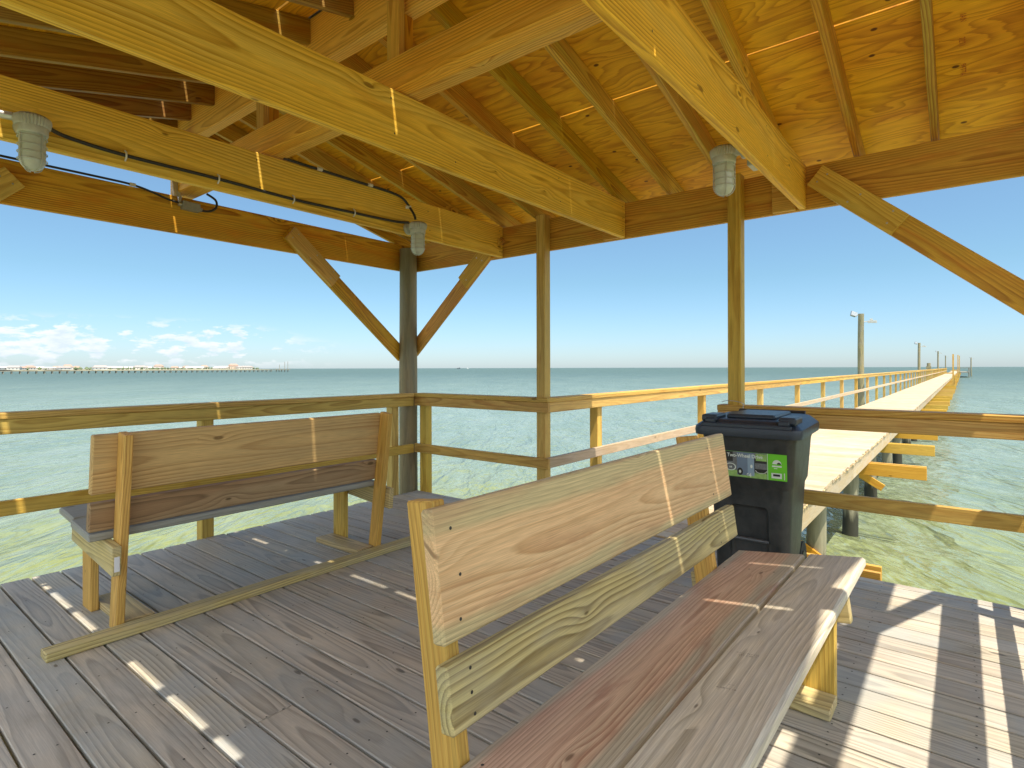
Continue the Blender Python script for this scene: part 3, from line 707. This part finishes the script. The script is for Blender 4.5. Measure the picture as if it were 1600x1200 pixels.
m=MB(); m.tube([(.49,yC-.03,2.388),(.3,yC-.012,2.39),(-.3,yC-.012,2.40)],.0095,10); m.build('conduit',M_cable,l1)

# ------------------------------------------------------------------ wheeled trash can
def rrect(cx,cy,hx,hy,r,n=5):
    P=[]
    for (sx,sy,a0) in ((1,1,0),(-1,1,90),(-1,-1,180),(1,-1,270)):
        for i in range(n+1):
            a=R(a0+90*i/n); P.append((cx+sx*(hx-r)+r*math.cos(a),cy+sy*(hy-r)+r*math.sin(a)))
    return P
def loft(rings,cap0=True,cap1=True):
    V=[];F=[];n=len(rings[0])
    for rg in rings: V+=rg
    for i in range(len(rings)-1):
        for j in range(n): F.append((i*n+j,i*n+(j+1)%n,(i+1)*n+(j+1)%n,(i+1)*n+j))
    if cap0: F.append(tuple(range(n))[::-1])
    if cap1: F.append(tuple((len(rings)-1)*n+j for j in range(n)))
    return V,F
binloc=Vector((3.45,.93,0)); binyaw=R(-1)
bn=thing('trash_can',binloc,'dark two-wheeled trash can with green sticker standing against the railing','trash can')
bn.rotation_euler=(0,0,binyaw)
# local frame: front faces -x, width along y
def lobj(name,V,F,mat,parent=bn,smooth=False,bev=0,mi=None,seg=2):
    me=bpy.data.meshes.new(name); me.from_pydata([Vector(v) for v in V],[],F); me.update()
    for mm in (mat if isinstance(mat,list) else [mat]): me.materials.append(mm)
    if mi: me.polygons.foreach_set('material_index',mi)
    me.polygons.foreach_set('use_smooth',[smooth]*len(F))
    o=bpy.data.objects.new(name,me); COL.objects.link(o); o.parent=parent
    if bev:
        b=o.modifiers.new('bevel','BEVEL'); b.width=bev; b.segments=seg; b.limit_method='ANGLE'; b.angle_limit=R(35)
    return o
def lbox(name,x0,x1,y0,y1,z0,z1,mat,parent=bn,bev=.004,rot=None):
    V=[(x,y,z) for x in(x0,x1) for y in(y0,y1) for z in(z0,z1)]
    F=[(0,1,3,2),(4,6,7,5),(0,4,5,1),(2,3,7,6),(0,2,6,4),(1,5,7,3)]
    return lobj(name,V,F,mat,parent,False,bev)
# body: front wall x as a function of z
def ring_at(z,xf,xb,hw,r): return [(x,y,z) for x,y in rrect((xf+xb)/2,0,(xb-xf)/2,hw,r,6)]
prof=[(.02,-.205,.20,.215,.07),(.10,-.215,.22,.222,.07),(.55,-.245,.27,.245,.07),(.635,-.25,.28,.25,.07),(.665,-.275,.29,.262,.055),(.90,-.300,.31,.280,.055),(.925,-.306,.315,.288,.055),(.93,-.318,.325,.300,.06),(.955,-.320,.327,.302,.06)]
V,F=loft([ring_at(*p) for p in prof])
body=lobj('body',V,F,M_bin,smooth=True)
body.data.polygons.foreach_set('use_smooth',[True]*len(F))
# carve the front recess with a boolean
cutb=bmesh.new(); bmesh.ops.create_cube(cutb,size=1)
for v_ in cutb.verts: v_.co=Vector((v_.co.x*.14-.262,v_.co.y*.235,v_.co.z*.44+.31))
bmesh.ops.bevel(cutb,geom=list(cutb.edges),offset=.03,segments=4,affect='EDGES',profile=.5)
cme=bpy.data.meshes.new('cut'); cutb.to_mesh(cme); cutb.free(); cob=bpy.data.objects.new('cut',cme); COL.objects.link(cob); cob.parent=bn
bo=body.modifiers.new('recess','BOOLEAN'); bo.operation='DIFFERENCE'; bo.object=cob; bo.solver='EXACT'
bpy.context.view_layer.update()
dg=bpy.context.evaluated_depsgraph_get(); nme=bpy.data.meshes.new_from_object(body.evaluated_get(dg)); body.modifiers.clear(); body.data=nme; bpy.data.objects.remove(cob)
nme.name='body'
try:
    nme.set_sharp_from_angle(angle=R(40))
except Exception: pass
mbar=MB(); mbar.tube([(-.238,-.118,.335),(-.238,.118,.335)],.010,14)
o=mbar.build('catch_bar',M_barm,None); o.parent=bn
# lid
lp=[(.950,-.345,.345,.318,.06),(.935,-.352,.345,.322,.06),(.962,-.358,.348,.326,.065),(.985,-.352,.346,.322,.065),(.992,-.335,.340,.312,.06),(1.005,-.31,.335,.295,.06),(1.022,-.29,.33,.27,.06),(1.026,-.25,.32,.24,.05)]
V,F=loft([ring_at(*p) for p in lp]); 
V=[(x,y,z+.020*(x+.35)-.004) for x,y,z in V]
lid=lobj('lid',V,F,M_lid,smooth=True)
try: lid.data.set_sharp_from_angle(angle=R(38))
except Exception: pass
for sy in (-1,1):
    a=lbox('lid_boss',-.315,-.10,sy*.235-.055,sy*.235+.045,1.005,1.048,M_lid,lid,.012)
    lbox('lid_boss',-.335,-.255,sy*.222-.035,sy*.222+.03,1.00,1.030,M_lid,lid,.008)
lbox('lid_ridge',-.345,-.325,-.27,.27,.975,1.004,M_lid,lid,.006)
lbox('lid_panel',-.20,.30,-.15,.15,1.02,1.050,M_lid,lid,.012)
m=MB(); m.tube([(.345,-.22,1.0),(.40,-.22,1.035),(.40,.22,1.035),(.345,.22,1.0)],.014,12); o=m.build('handle',M_bin,None); o.parent=bn
for sy in (-1,1):
    m=MB(); m.tube([(.25,sy*.195,.13),(.25,sy*.232,.13)],.13,28); w_=m.build('wheel',M_rub,None); w_.parent=bn
    m=MB(); m.tube([(.25,sy*.231,.13),(.25,sy*.237,.13)],.075,24); h_=m.build('hub',M_bin,None); h_.parent=w_
m=MB(); m.tube([(.27,-.25,.13),(.27,.25,.13)],.012,10); o=m.build('axle',M_steel,None); o.parent=bn
# sticker on the upper front face; plane from (z .69) to (z .85)
def fx(z): return -.275-(z-.665)*(.025/.235)
lab=bpy.data.objects.new('sticker',None); COL.objects.link(lab)
sw=.235; z0,z1=.695,.842
def quad(y0,y1,za,zb,mi_,off=.0):
    return [( (fx(za)-.0015-off),y0,za),((fx(za)-.0015-off),y1,za),((fx(zb)-.0015-off),y1,zb),((fx(zb)-.0015-off),y0,zb)],mi_
# y positive is the viewer's left
items=[]
items.append(quad(-sw,sw,z0,z1,0))                       # green ground
items.append(quad(-.120,.145,z0+.001,z1-.001,1,.0004))   # picture
items.append(quad(-.120,-.03,z0+.03,z1-.035,2,.0008)); items.append(quad(.085,.145,z1-.06,z1-.002,2,.0008))
items.append(quad(-.118,.143,z0+.002,z0+.038,4,.0008))
items.append(quad(-.045,.060,z0+.012,z1-.004,3,.0012)); items.append(quad(-.045,-.005,z0+.012,z1-.012,6,.0016))
items.append(quad(-.120,-.05,z0+.055,z0+.088,1,.0012)); items.append(quad(-.119,-.055,z1-.045,z1-.006,4,.0012))
for a in (-.124,.149): items.append(quad(a-.0015,a+.0015,z0,z1,5,.0012))
items.append(quad(-.205,-.145,z0+.012,z0+.042,5,.0008)); items.append(quad(-.195,-.155,z0+.024,z0+.036,2,.0012))
items.append(quad(-.222,-.217,z0+.008,z0+.045,5,.0008))
items.append(quad(.165,.215,z0+.075,z0+.125,5,.0008)); items.append(quad(.165,.215,z0+.02,z0+.024,5,.0008)); items.append(quad(.165,.20,z0+.035,z0+.042,5,.0008))
items.append(quad(-.205,-.150,z0+.076,z0+.084,5,.0008)); items.append(quad(-.18,-.160,z0+.066,z0+.070,5,.0008))
V=[];F=[];MI=[]
for q,mi_ in items:
    n=len(V); V+=q; F.append((n,n+3,n+2,n+1)); MI.append(mi_)
def disc(y,z,ry_,rz_,mi_,off,a0=0,a1=360,n=20,inner=0.):
    global V,F,MI
    k=len(V); P=[]
    for i in range(n+1):
        a=R(a0+(a1-a0)*i/n); zz=z+rz_*math.sin(a); P.append((fx(zz)-.0015-off,y+ry_*math.cos(a),zz))
    if inner:
        for i in range(n+1):
            a=R(a0+(a1-a0)*i/n); zz=z+rz_*inner*math.sin(a); P.append((fx(zz)-.0015-off,y+ry_*inner*math.cos(a),zz))
        V+=P; 
        for i in range(n): F.append((k+i,k+i+1,k+n+2+i,k+n+1+i)); MI.append(mi_)
    else: V+=P; F.append(tuple(range(k,k+n+1))); MI.append(mi_)
disc(-.178,z0+.092,.026,.024,5,.0012,0,180); disc(-.19,z0+.092,.012,.010,2,.0016,0,180)
disc(.042,z0+.032,.018,.022,2,.0018); disc(.042,z0+.032,.007,.009,5,.0022)
disc(.100,z0+.055,.034,.022,5,.0018,inner=.80); disc(-.085,z0+.050,.036,.020,5,.0018,190,350,inner=.86); disc(-.028,z0+.067,.007,.010,5,.002)
bpy.data.objects.remove(lab)
lab=lobj('sticker',V,F,[M_green,M_stg,M_std,M_stb,M_grass,M_stw,simple('sticker_pale_blue',(.28,.38,.48),.35,noise=.05)],bn,False,0,MI)
def text(body_,size,y,z,mat,parent,bold=0.,off=.0028,name='lettering'):
    cu=bpy.data.curves.new(name,'FONT'); cu.body=body_; cu.size=size; cu.align_x='CENTER'; cu.offset=bold; cu.extrude=0
    o=bpy.data.objects.new('tmp',cu); COL.objects.link(o); bpy.context.view_layer.update()
    me=bpy.data.meshes.new_from_object(o.evaluated_get(bpy.context.evaluated_depsgraph_get())); bpy.data.objects.remove(o)
    for v_ in me.vertices:
        X,Y=v_.co.x,v_.co.y; zz=z+Y; v_.co=Vector((fx(zz)-.0015-off,y-X,zz))
    me.materials.clear(); me.materials.append(mat); o=bpy.data.objects.new(name,me); COL.objects.link(o); o.parent=parent; return o
text('Two-Wheel Drive',.029,.012,z1-.032,M_stw,lab,.0006)
text('64',.030,-.012,z0+.006,M_stw,lab,.0012)
text('64',.016,.100,z0+.049,M_stw,lab,.0006)
bn.rotation_euler=(0,0,-binyaw); bn.scale=(.80,.86,.96)
# thin wire tying the lid to the post
m=MB(); m.tube(smooth_path([(3.95,1.30,1.035),(3.93,1.24,1.045),(3.94,1.16,1.03),(3.93,1.15,.99),(3.80,1.05,.985)]),.0022,6)
tag(m.build('tie_wire',M_steel,None),'thin pale wire looped round the post behind the trash can','wire')

# ------------------------------------------------------------------ water
def water():
    m,N,b=newmat('bay_water'); pos=N.new('ShaderNodeNewGeometry').outputs['Position']; px,py,pz=N.sep(pos)
    rot=N.comb(N.math('ADD',N.math('MULTIPLY',px,.80),N.math('MULTIPLY',py,.6)),N.math('SUBTRACT',N.math('MULTIPLY',py,.80),N.math('MULTIPLY',px,.6)),0.)
    rx,ry_,_=N.sep(rot)
    dist=N.math('SQRT',N.math('ADD',N.math('MULTIPLY',px,px),N.math('MULTIPLY',py,py)))
    n0=N.noise(N.comb(N.math('MULTIPLY',rx,.05),N.math('MULTIPLY',ry_,.11),0.),1.,3,.55)
    far=N.rng(N.math('LOGARITHM',dist,10.),.85,2.3,0.,1.,True)
    far=N.math('ADD',far,N.math('MULTIPLY',N.math('SUBTRACT',n0,.5),.35),clamp=True)
    lg=N.math('ADD',N.math('LOGARITHM',dist,10.),N.math('MULTIPLY',N.math('SUBTRACT',n0,.5),.7))
    midc=N.rng(lg,.72,1.35,0.,1.,True); farc=N.rng(lg,1.45,2.5,0.,1.,True)
    col=N.mix(farc,N.mix(midc,(.225,.242,.035),(.16,.215,.155)),(.075,.125,.105))
    n1=N.noise(N.comb(N.math('MULTIPLY',rx,.35),N.math('MULTIPLY',ry_,1.1),0.),1.,4,.6,.6)
    col=N.mix(N.rng(n1,.4,.62,0.,.6,True),col,N.mix(farc,N.mix(midc,(.20,.205,.018),(.14,.20,.135)),(.065,.11,.09)))
    def crest_glint(fx_,fy_,sd,lo,hi,ds):
        q=N.noise(N.comb(N.math('MULTIPLY',rx,fx_),N.math('MULTIPLY',ry_,fy_),sd),1.,4,.6,ds)
        q=N.math('SUBTRACT',1.,N.math('ABSOLUTE',N.math('SUBTRACT',N.math('MULTIPLY',q,4.),2.)))
        return N.rng(q,lo,hi,0.,1.,True)
    cr=N.math('MAXIMUM',N.math('MULTIPLY',crest_glint(.9,3.4,21.,.62,.97,.5),.75),N.math('MULTIPLY',crest_glint(2.6,8.5,31.,.66,.98,.4),.6))
    cr=N.math('MULTIPLY',cr,N.rng(N.noise(N.comb(N.math('MULTIPLY',rx,.25),N.math('MULTIPLY',ry_,.6),7.),1.,3,.6),.34,.6,.15,1.))
    cr=N.math('MULTIPLY',cr,N.math('MULTIPLY',N.rng(lg,1.2,2.4,.8,.12),N.rng(lg,.8,1.5,.22,1.)))
    col=N.mix(N.math('MULTIPLY',cr,.62),col,(.36,.44,.43))  # pale sky glints and crest scattering painted into the water colour
    N.put(b.inputs['Base Color'],col); b.inputs['IOR'].default_value=1.45; b.inputs['Specular IOR Level'].default_value=.5
    N.put(b.inputs['Roughness'],N.rng(N.math('LOGARITHM',dist,10.),.7,2.6,.08,.42))
    def ridge(fx_,fy_,amp,det,sd,dist_=.3):
        q=N.noise(N.comb(N.math('MULTIPLY',rx,fx_),N.math('MULTIPLY',ry_,fy_),sd),1.,det,.55,dist_)
        q=N.math('SUBTRACT',1.,N.math('ABSOLUTE',N.math('SUBTRACT',N.math('MULTIPLY',q,4.),2.)))
        return N.math('MULTIPLY',q,amp)
    h=N.math('ADD',ridge(.5,1.5,.13,3,0.),N.math('ADD',ridge(1.2,3.6,.03,2,4.),ridge(5.,10.,.006,2,8.)))
    h=N.math('ADD',h,ridge(.16,.42,.16,2,12.))
    bp=N.new('ShaderNodeBump'); bp.inputs['Strength'].default_value=1.; bp.inputs['Distance'].default_value=1.; N.put(bp.inputs['Height'],h); N.put(b.inputs['Normal'],bp.outputs[0])
    return m
V=[];F=[]; rs=[.0]
r=1.2
while r<26000: rs.append(r); r*=1.026 if r<110 else 1.12
nA=400
random.seed(3)
waves=[]
for i in range(26):
    lam=.6*1.16**i*random.uniform(.9,1.1); a=R(125)+random.gauss(0,.38); waves.append((2*math.pi/lam*math.cos(a),2*math.pi/lam*math.sin(a),.0065*lam**.85 if lam<6 else .0065*6**.85*(6/lam)**1.,random.uniform(0,6.28),lam))
for i,r in enumerate(rs):
    cell=max(r*.026,r*2*math.pi/nA,.05)
    for j in range(nA):
        a=2*math.pi*j/nA; x=1.+r*math.cos(a); y=1.+r*math.sin(a); z=0
        if r<400:
            for kx,ky,am,p,lam in waves:
                if lam>cell*2.5: z+=am*math.sin(kx*x+ky*y+p)*min(1,(lam/cell-2.5)/2)
        V.append((x,y,-1.4+z))
for i in range(len(rs)-1):
    for j in range(nA):
        if i==0:
            continue
        F.append((i*nA+j,i*nA+(j+1)%nA,(i+1)*nA+(j+1)%nA,(i+1)*nA+j))
F.append(tuple(nA+j for j in range(nA)))
me=bpy.data.meshes.new('water'); me.from_pydata(V,[],F); me.polygons.foreach_set('use_smooth',[True]*len(F)); me.update()
bm_=bmesh.new(); bm_.from_mesh(me); bmesh.ops.recalc_face_normals(bm_,faces=bm_.faces)
if sum(f.normal.z for f in bm_.faces)<0: bmesh.ops.reverse_faces(bm_,faces=bm_.faces)
bm_.to_mesh(me); bm_.free()
wo=bpy.data.objects.new('water',me); COL.objects.link(wo); me.materials.append(water()); tag(wo,kind='structure')

# ------------------------------------------------------------------ far shore
random.seed(11)
def shore():
    m=MB(); n=90; top=[];bot=[]; back=[]
    for i in range(n+1):
        x=-350+i*(840/n); yw=905+30*math.sin(i*.13); h=.6+.5*math.sin(i*.7)*math.sin(i*.31)
        if i>n-8: h*=(n-i)/8; yw+= (i-(n-8))*2
        bot.append((x,yw,-1.6)); top.append((x,yw+14,max(h,-.9))); back.append((x,yw+420,max(h+1.0,-.9)))
    V=bot+top+back; F=[]
    for i in range(n):
        F.append((i,i+1,n+2+i,n+1+i)); F.append((n+1+i,n+2+i,2*n+3+i,2*n+2+i))
    m.add(V,F); o=m.build('far_shore',M_shore); tag(o,kind='structure')
shore()
def house(kind):
    m=MB(); w,d,h,rh=[(16,10,3.4,2.2),(12,9,5.2,2.4),(22,12,3.2,1.8),(10,8,3.6,2.6)][kind]
    V=[(-w/2,-d/2,0),(w/2,-d/2,0),(w/2,d/2,0),(-w/2,d/2,0),(-w/2,-d/2,h),(w/2,-d/2,h),(w/2,d/2,h),(-w/2,d/2,h)]
    m.add(V,[(0,1,5,4),(1,2,6,5),(2,3,7,6),(3,0,4,7)],mi=0)
    o_=.6
    V=[(-w/2-o_,-d/2-o_,h-.2),(w/2+o_,-d/2-o_,h-.2),(w/2+o_,d/2+o_,h-.2),(-w/2-o_,d/2+o_,h-.2),(-w/2+1.5,0,h+rh),(w/2-1.5,0,h+rh)]
    m.add(V,[(0,1,5,4),(2,3,4,5),(1,2,5),(3,0,4),(0,3,2,1)],mi=1)
    for q in range(3): 
        cx=-w/2+w*(q+.7)/3.4; m.add([(cx-.6,-d/2-.02,1.),(cx+.6,-d/2-.02,1.),(cx+.6,-d/2-.02,2.2),(cx-.6,-d/2-.02,2.2)],[(0,1,2,3)],mi=2)
    return m
protos=[]
hm=[(M_hw,M_hr),(M_ht,M_hr2),(M_hw,M_hr3),(M_hw,M_hr2)]
lbl=['low white house with gray roof on the far shore','tan two storey house with brown roof on the far shore','long white house with pale roof on the far shore','small white house with brown roof on the far shore']
i=0; x=120.
while x<478:
    k=random.choice((0,1,2,2,3)); y=925+random.uniform(0,90)
    if x>420: y=925+random.uniform(0,30)
    pr_=next((p for p in protos if p[0]==k),None)
    if not pr_:
        o=house(k).build('house',[hm[k][0],hm[k][1],M_boatd],None,loc=None); protos.append((k,o))
    else: o=pr_[1].copy(); COL.objects.link(o)
    o.location=(x+random.uniform(-2,2),y,.5); o.rotation_euler=(0,0,random.uniform(-.5,.5)); s_=random.uniform(.75,1.05); o.scale=(s_,s_,s_*random.uniform(.8,1.15))
    tag(o,lbl[k],'house','houses on the far shore'); x+=random.uniform(6,13); i+=1
m=MB(); 
for q in range(420):
    x=random.uniform(60,486); y=930+random.uniform(0,120) if x<440 else 930+random.uniform(0,40); rr=random.uniform(1.2,2.8); h=random.uniform(2.0,4.6)
    P=[];k=len(P)
    pts=[(x+rr*math.cos(a)*random.uniform(.7,1.1),y+rr*math.sin(a)*random.uniform(.7,1.1),.3+h*.45*random.uniform(.8,1.2)) for a in [i*1.047 for i in range(6)]]
    V=[(x,y,.0)]+pts+[(x+random.uniform(-.5,.5),y,.3+h)]
    F=[(0,1+(i+1)%6,1+i) for i in range(6)]+[(7,1+i,1+(i+1)%6) for i in range(6)]
    m.add(V,F)
o=m.build('shore_trees',M_tree); tag(o,'low dark scrub and trees massed among the far houses','trees',kind='stuff')
# far fishing pier
fp=thing('far_pier',(150,430,0),'long low fishing pier in front of the far shore at the left','pier')
def fy(x): return 418+ (x-69)*.14
B('pier_deck',M_fpier,fp,(-120,fy(-120),.20),(243,fy(243),.20),.45,3.)
x=40.
while x<240:
    m=MB(); m.tube([(x,fy(x)-1,-1.9),(x,fy(x)-1,.1)],.30,8); m.tube([(x,fy(x)+1,-1.9),(x,fy(x)+1,.1)],.28,8); m.build('pile_pair',M_fpier,fp); x+=3.75
B('end_deck',M_fpier,fp,(243,fy(243)+3,.25),(256,fy(256)+3,.25),.5,9)
for q in (244,246.5,249,252,255): B('end_pile',M_fpier,fp,(q,fy(q),-1.9),(q,fy(q),1.2),.5,.5,up=(1,0,0))
for q,h in ((247,4.6),(252,6.8),(255,7.2)): B('end_pole',M_fpier,fp,(q,fy(q),0),(q,fy(q),h),.28,.28,up=(1,0,0))
# boats on the horizon
def wpos(px,Y):  # direction through image column
    f=885.;th=math.atan(705/f); u=(px-800)/f; d=(math.cos(th)+u*math.sin(th),math.sin(th)-u*math.cos(th)); return (d[0]/d[1]*Y,Y)
bx_,by_=wpos(717,1700); b1=thing('boat',(bx_,by_,-1.4),'tiny dark work boat on the horizon right of the corner pole','boat')
m=MB(); m.poly([(bx_-9,by_,-1.5),(bx_+9,by_,-1.5),(bx_+11,by_,.9),(bx_-10,by_,.4)],(0,4,0)); m.build('hull',M_boatd,b1)
m=MB(); m.board((bx_+2,by_+2,2.0),(bx_+8,by_+2,2.0),2.6,3.5); m.board((bx_-7,by_+2,1.1),(bx_-3,by_+2,1.1),1.5,3); m.build('cabin',M_boatd,b1)
bx_,by_=wpos(731,1700); b2=thing('boat',(bx_,by_,-1.4),'tiny pale boat with a thin mast on the horizon','boat')
m=MB(); m.poly([(bx_-4,by_,-1.5),(bx_+4,by_,-1.5),(bx_+5,by_,.2),(bx_-4,by_,0)],(0,2,0)); m.build('hull',M_boatw,b2)
m=MB(); m.board((bx_,by_+1,0),(bx_,by_+1,5),.5,.5,up=(1,0,0)); m.build('mast',M_boatw,b2)

# ------------------------------------------------------------------ sky, sun
SUN=Vector((-.145,-.39,1)).normalized(); el=math.asin(SUN.z); az=math.atan2(SUN.x,SUN.y)
w=bpy.data.worlds.new('World'); scene.world=w; w.use_nodes=True; N=NT(w.node_tree); bg=w.node_tree.nodes['Background']
sky=N.new('ShaderNodeTexSky',sky_type='NISHITA'); sky.sun_disc=False; sky.sun_elevation=el; sky.sun_rotation=az; sky.altitude=0; sky.air_density=1.0; sky.dust_density=.35; sky.ozone_density=1.4
g=N.new('ShaderNodeTexCoord').outputs['Generated']; gx,gy,gz=N.sep(g)
th0=math.atan(705/885.)
azm=N.math('ARCTAN2',gy,gx); elv=N.math('ARCSINE',gz)
cn=N.noise(N.comb(N.math('MULTIPLY',azm,30.),N.math('MULTIPLY',elv,78.),3.7),1.,6,.58,.1)
cn2=N.noise(N.comb(N.math('MULTIPLY',azm,7.),N.math('MULTIPLY',elv,30.),9.1),1.,3,.5)
side=N.rng(azm,R(53.),R(66.),0.,1.,True)
topl=N.math('ADD',R(2.6),N.math('MULTIPLY',side,R(2.0)))
band=N.math('MULTIPLY',N.rng(elv,topl,N.math('MULTIPLY',topl,.72),0.,1.,True),N.rng(elv,R(.1),R(1.2),.35,1.,True))
thr=N.math('ADD',N.math('MULTIPLY',cn,.7),N.math('MULTIPLY',cn2,.35))
cm=N.math('MULTIPLY',N.rng(thr,.515,.60,0.,1.,True),N.math('MULTIPLY',band,side))
shade=N.rng(N.noise(N.comb(N.math('MULTIPLY',azm,30.),N.math('MULTIPLY',N.math('ADD',elv,.006),78.),3.7),1.,6,.58,.1),.45,.68,1.,.0)
skc=sky.outputs[0]
tint=N.mix(N.rng(elv,R(0.),R(8.5)),(.53,.665,.92,1),(.555,.715,.77,1))
tint=N.mix(N.rng(elv,R(8.5),R(18.)),tint,(.71,.835,.85,1))
skc=N.mix(1.,skc,tint,'MULTIPLY')
cc=N.mix(shade,(4.2,4.7,5.3,1),(5.6,5.7,5.9,1))
final=N.mix(N.math('MULTIPLY',cm,.8),skc,cc)
# unseen bright cloud bank added behind the photographer as fill light
vx,vy,vz=N.sep(g); back=N.math('MULTIPLY',N.math('ADD',N.math('MULTIPLY',vx,math.cos(th0)),N.math('MULTIPLY',vy,math.sin(th0))),-1.)
cb1=N.noise(N.comb(N.math('MULTIPLY',vx,3.),N.math('MULTIPLY',vy,3.),N.math('MULTIPLY',vz,7.)),1.,6,.6,.2)
cmb=N.math('MULTIPLY',N.rng(cb1,.36,.50,0.,1.,True),N.math('MULTIPLY',N.rng(back,-.12,.15,0.,1.,True),N.rng(elv,R(2.),R(8.),0.,1.,True)))
cb2=N.mix(N.rng(cb1,.45,.7),(8.2,8.9,9.8,1),(12.8,13.,13.,1))
final=N.mix(cmb,final,cb2)
N.put(bg.inputs['Color'],final); bg.inputs['Strength'].default_value=.076
sd=bpy.data.lights.new('sun','SUN'); sd.energy=2.95; sd.angle=R(.53); sd.color=(1,.89,.73); so=bpy.data.objects.new('sun',sd); COL.objects.link(so)
so.rotation_euler=SUN.to_track_quat('Z','Y').to_euler(); so.location=(0,0,20)

# ------------------------------------------------------------------ camera
cd=bpy.data.cameras.new('camera'); cam=bpy.data.objects.new('camera',cd); COL.objects.link(cam); scene.camera=cam
cd.sensor_width=36; cd.lens=885/1600*36; cd.shift_y=-25/1600; cd.clip_start=.02; cd.clip_end=60000
th=math.atan(705/885.); Fw=Vector((math.cos(th),math.sin(th),0)); Rt=Vector((math.sin(th),-math.cos(th),0)); Up=Vector((0,0,1))
rol=math.atan(4/1600.); Rt2=Rt*math.cos(rol)-Up*math.sin(rol); Up2=Up*math.cos(rol)+Rt*math.sin(rol)
cam.matrix_world=Matrix(((Rt2.x,Up2.x,-Fw.x,0),(Rt2.y,Up2.y,-Fw.y,0),(Rt2.z,Up2.z,-Fw.z,1.27),(0,0,0,1)))
scene.view_settings.view_transform='Standard'; scene.view_settings.look='None'; scene.view_settings.exposure=1.35; scene.view_settings.gamma=1
scene.cycles.max_bounces=10; scene.cycles.diffuse_bounces=6; scene.cycles.use_denoising=True
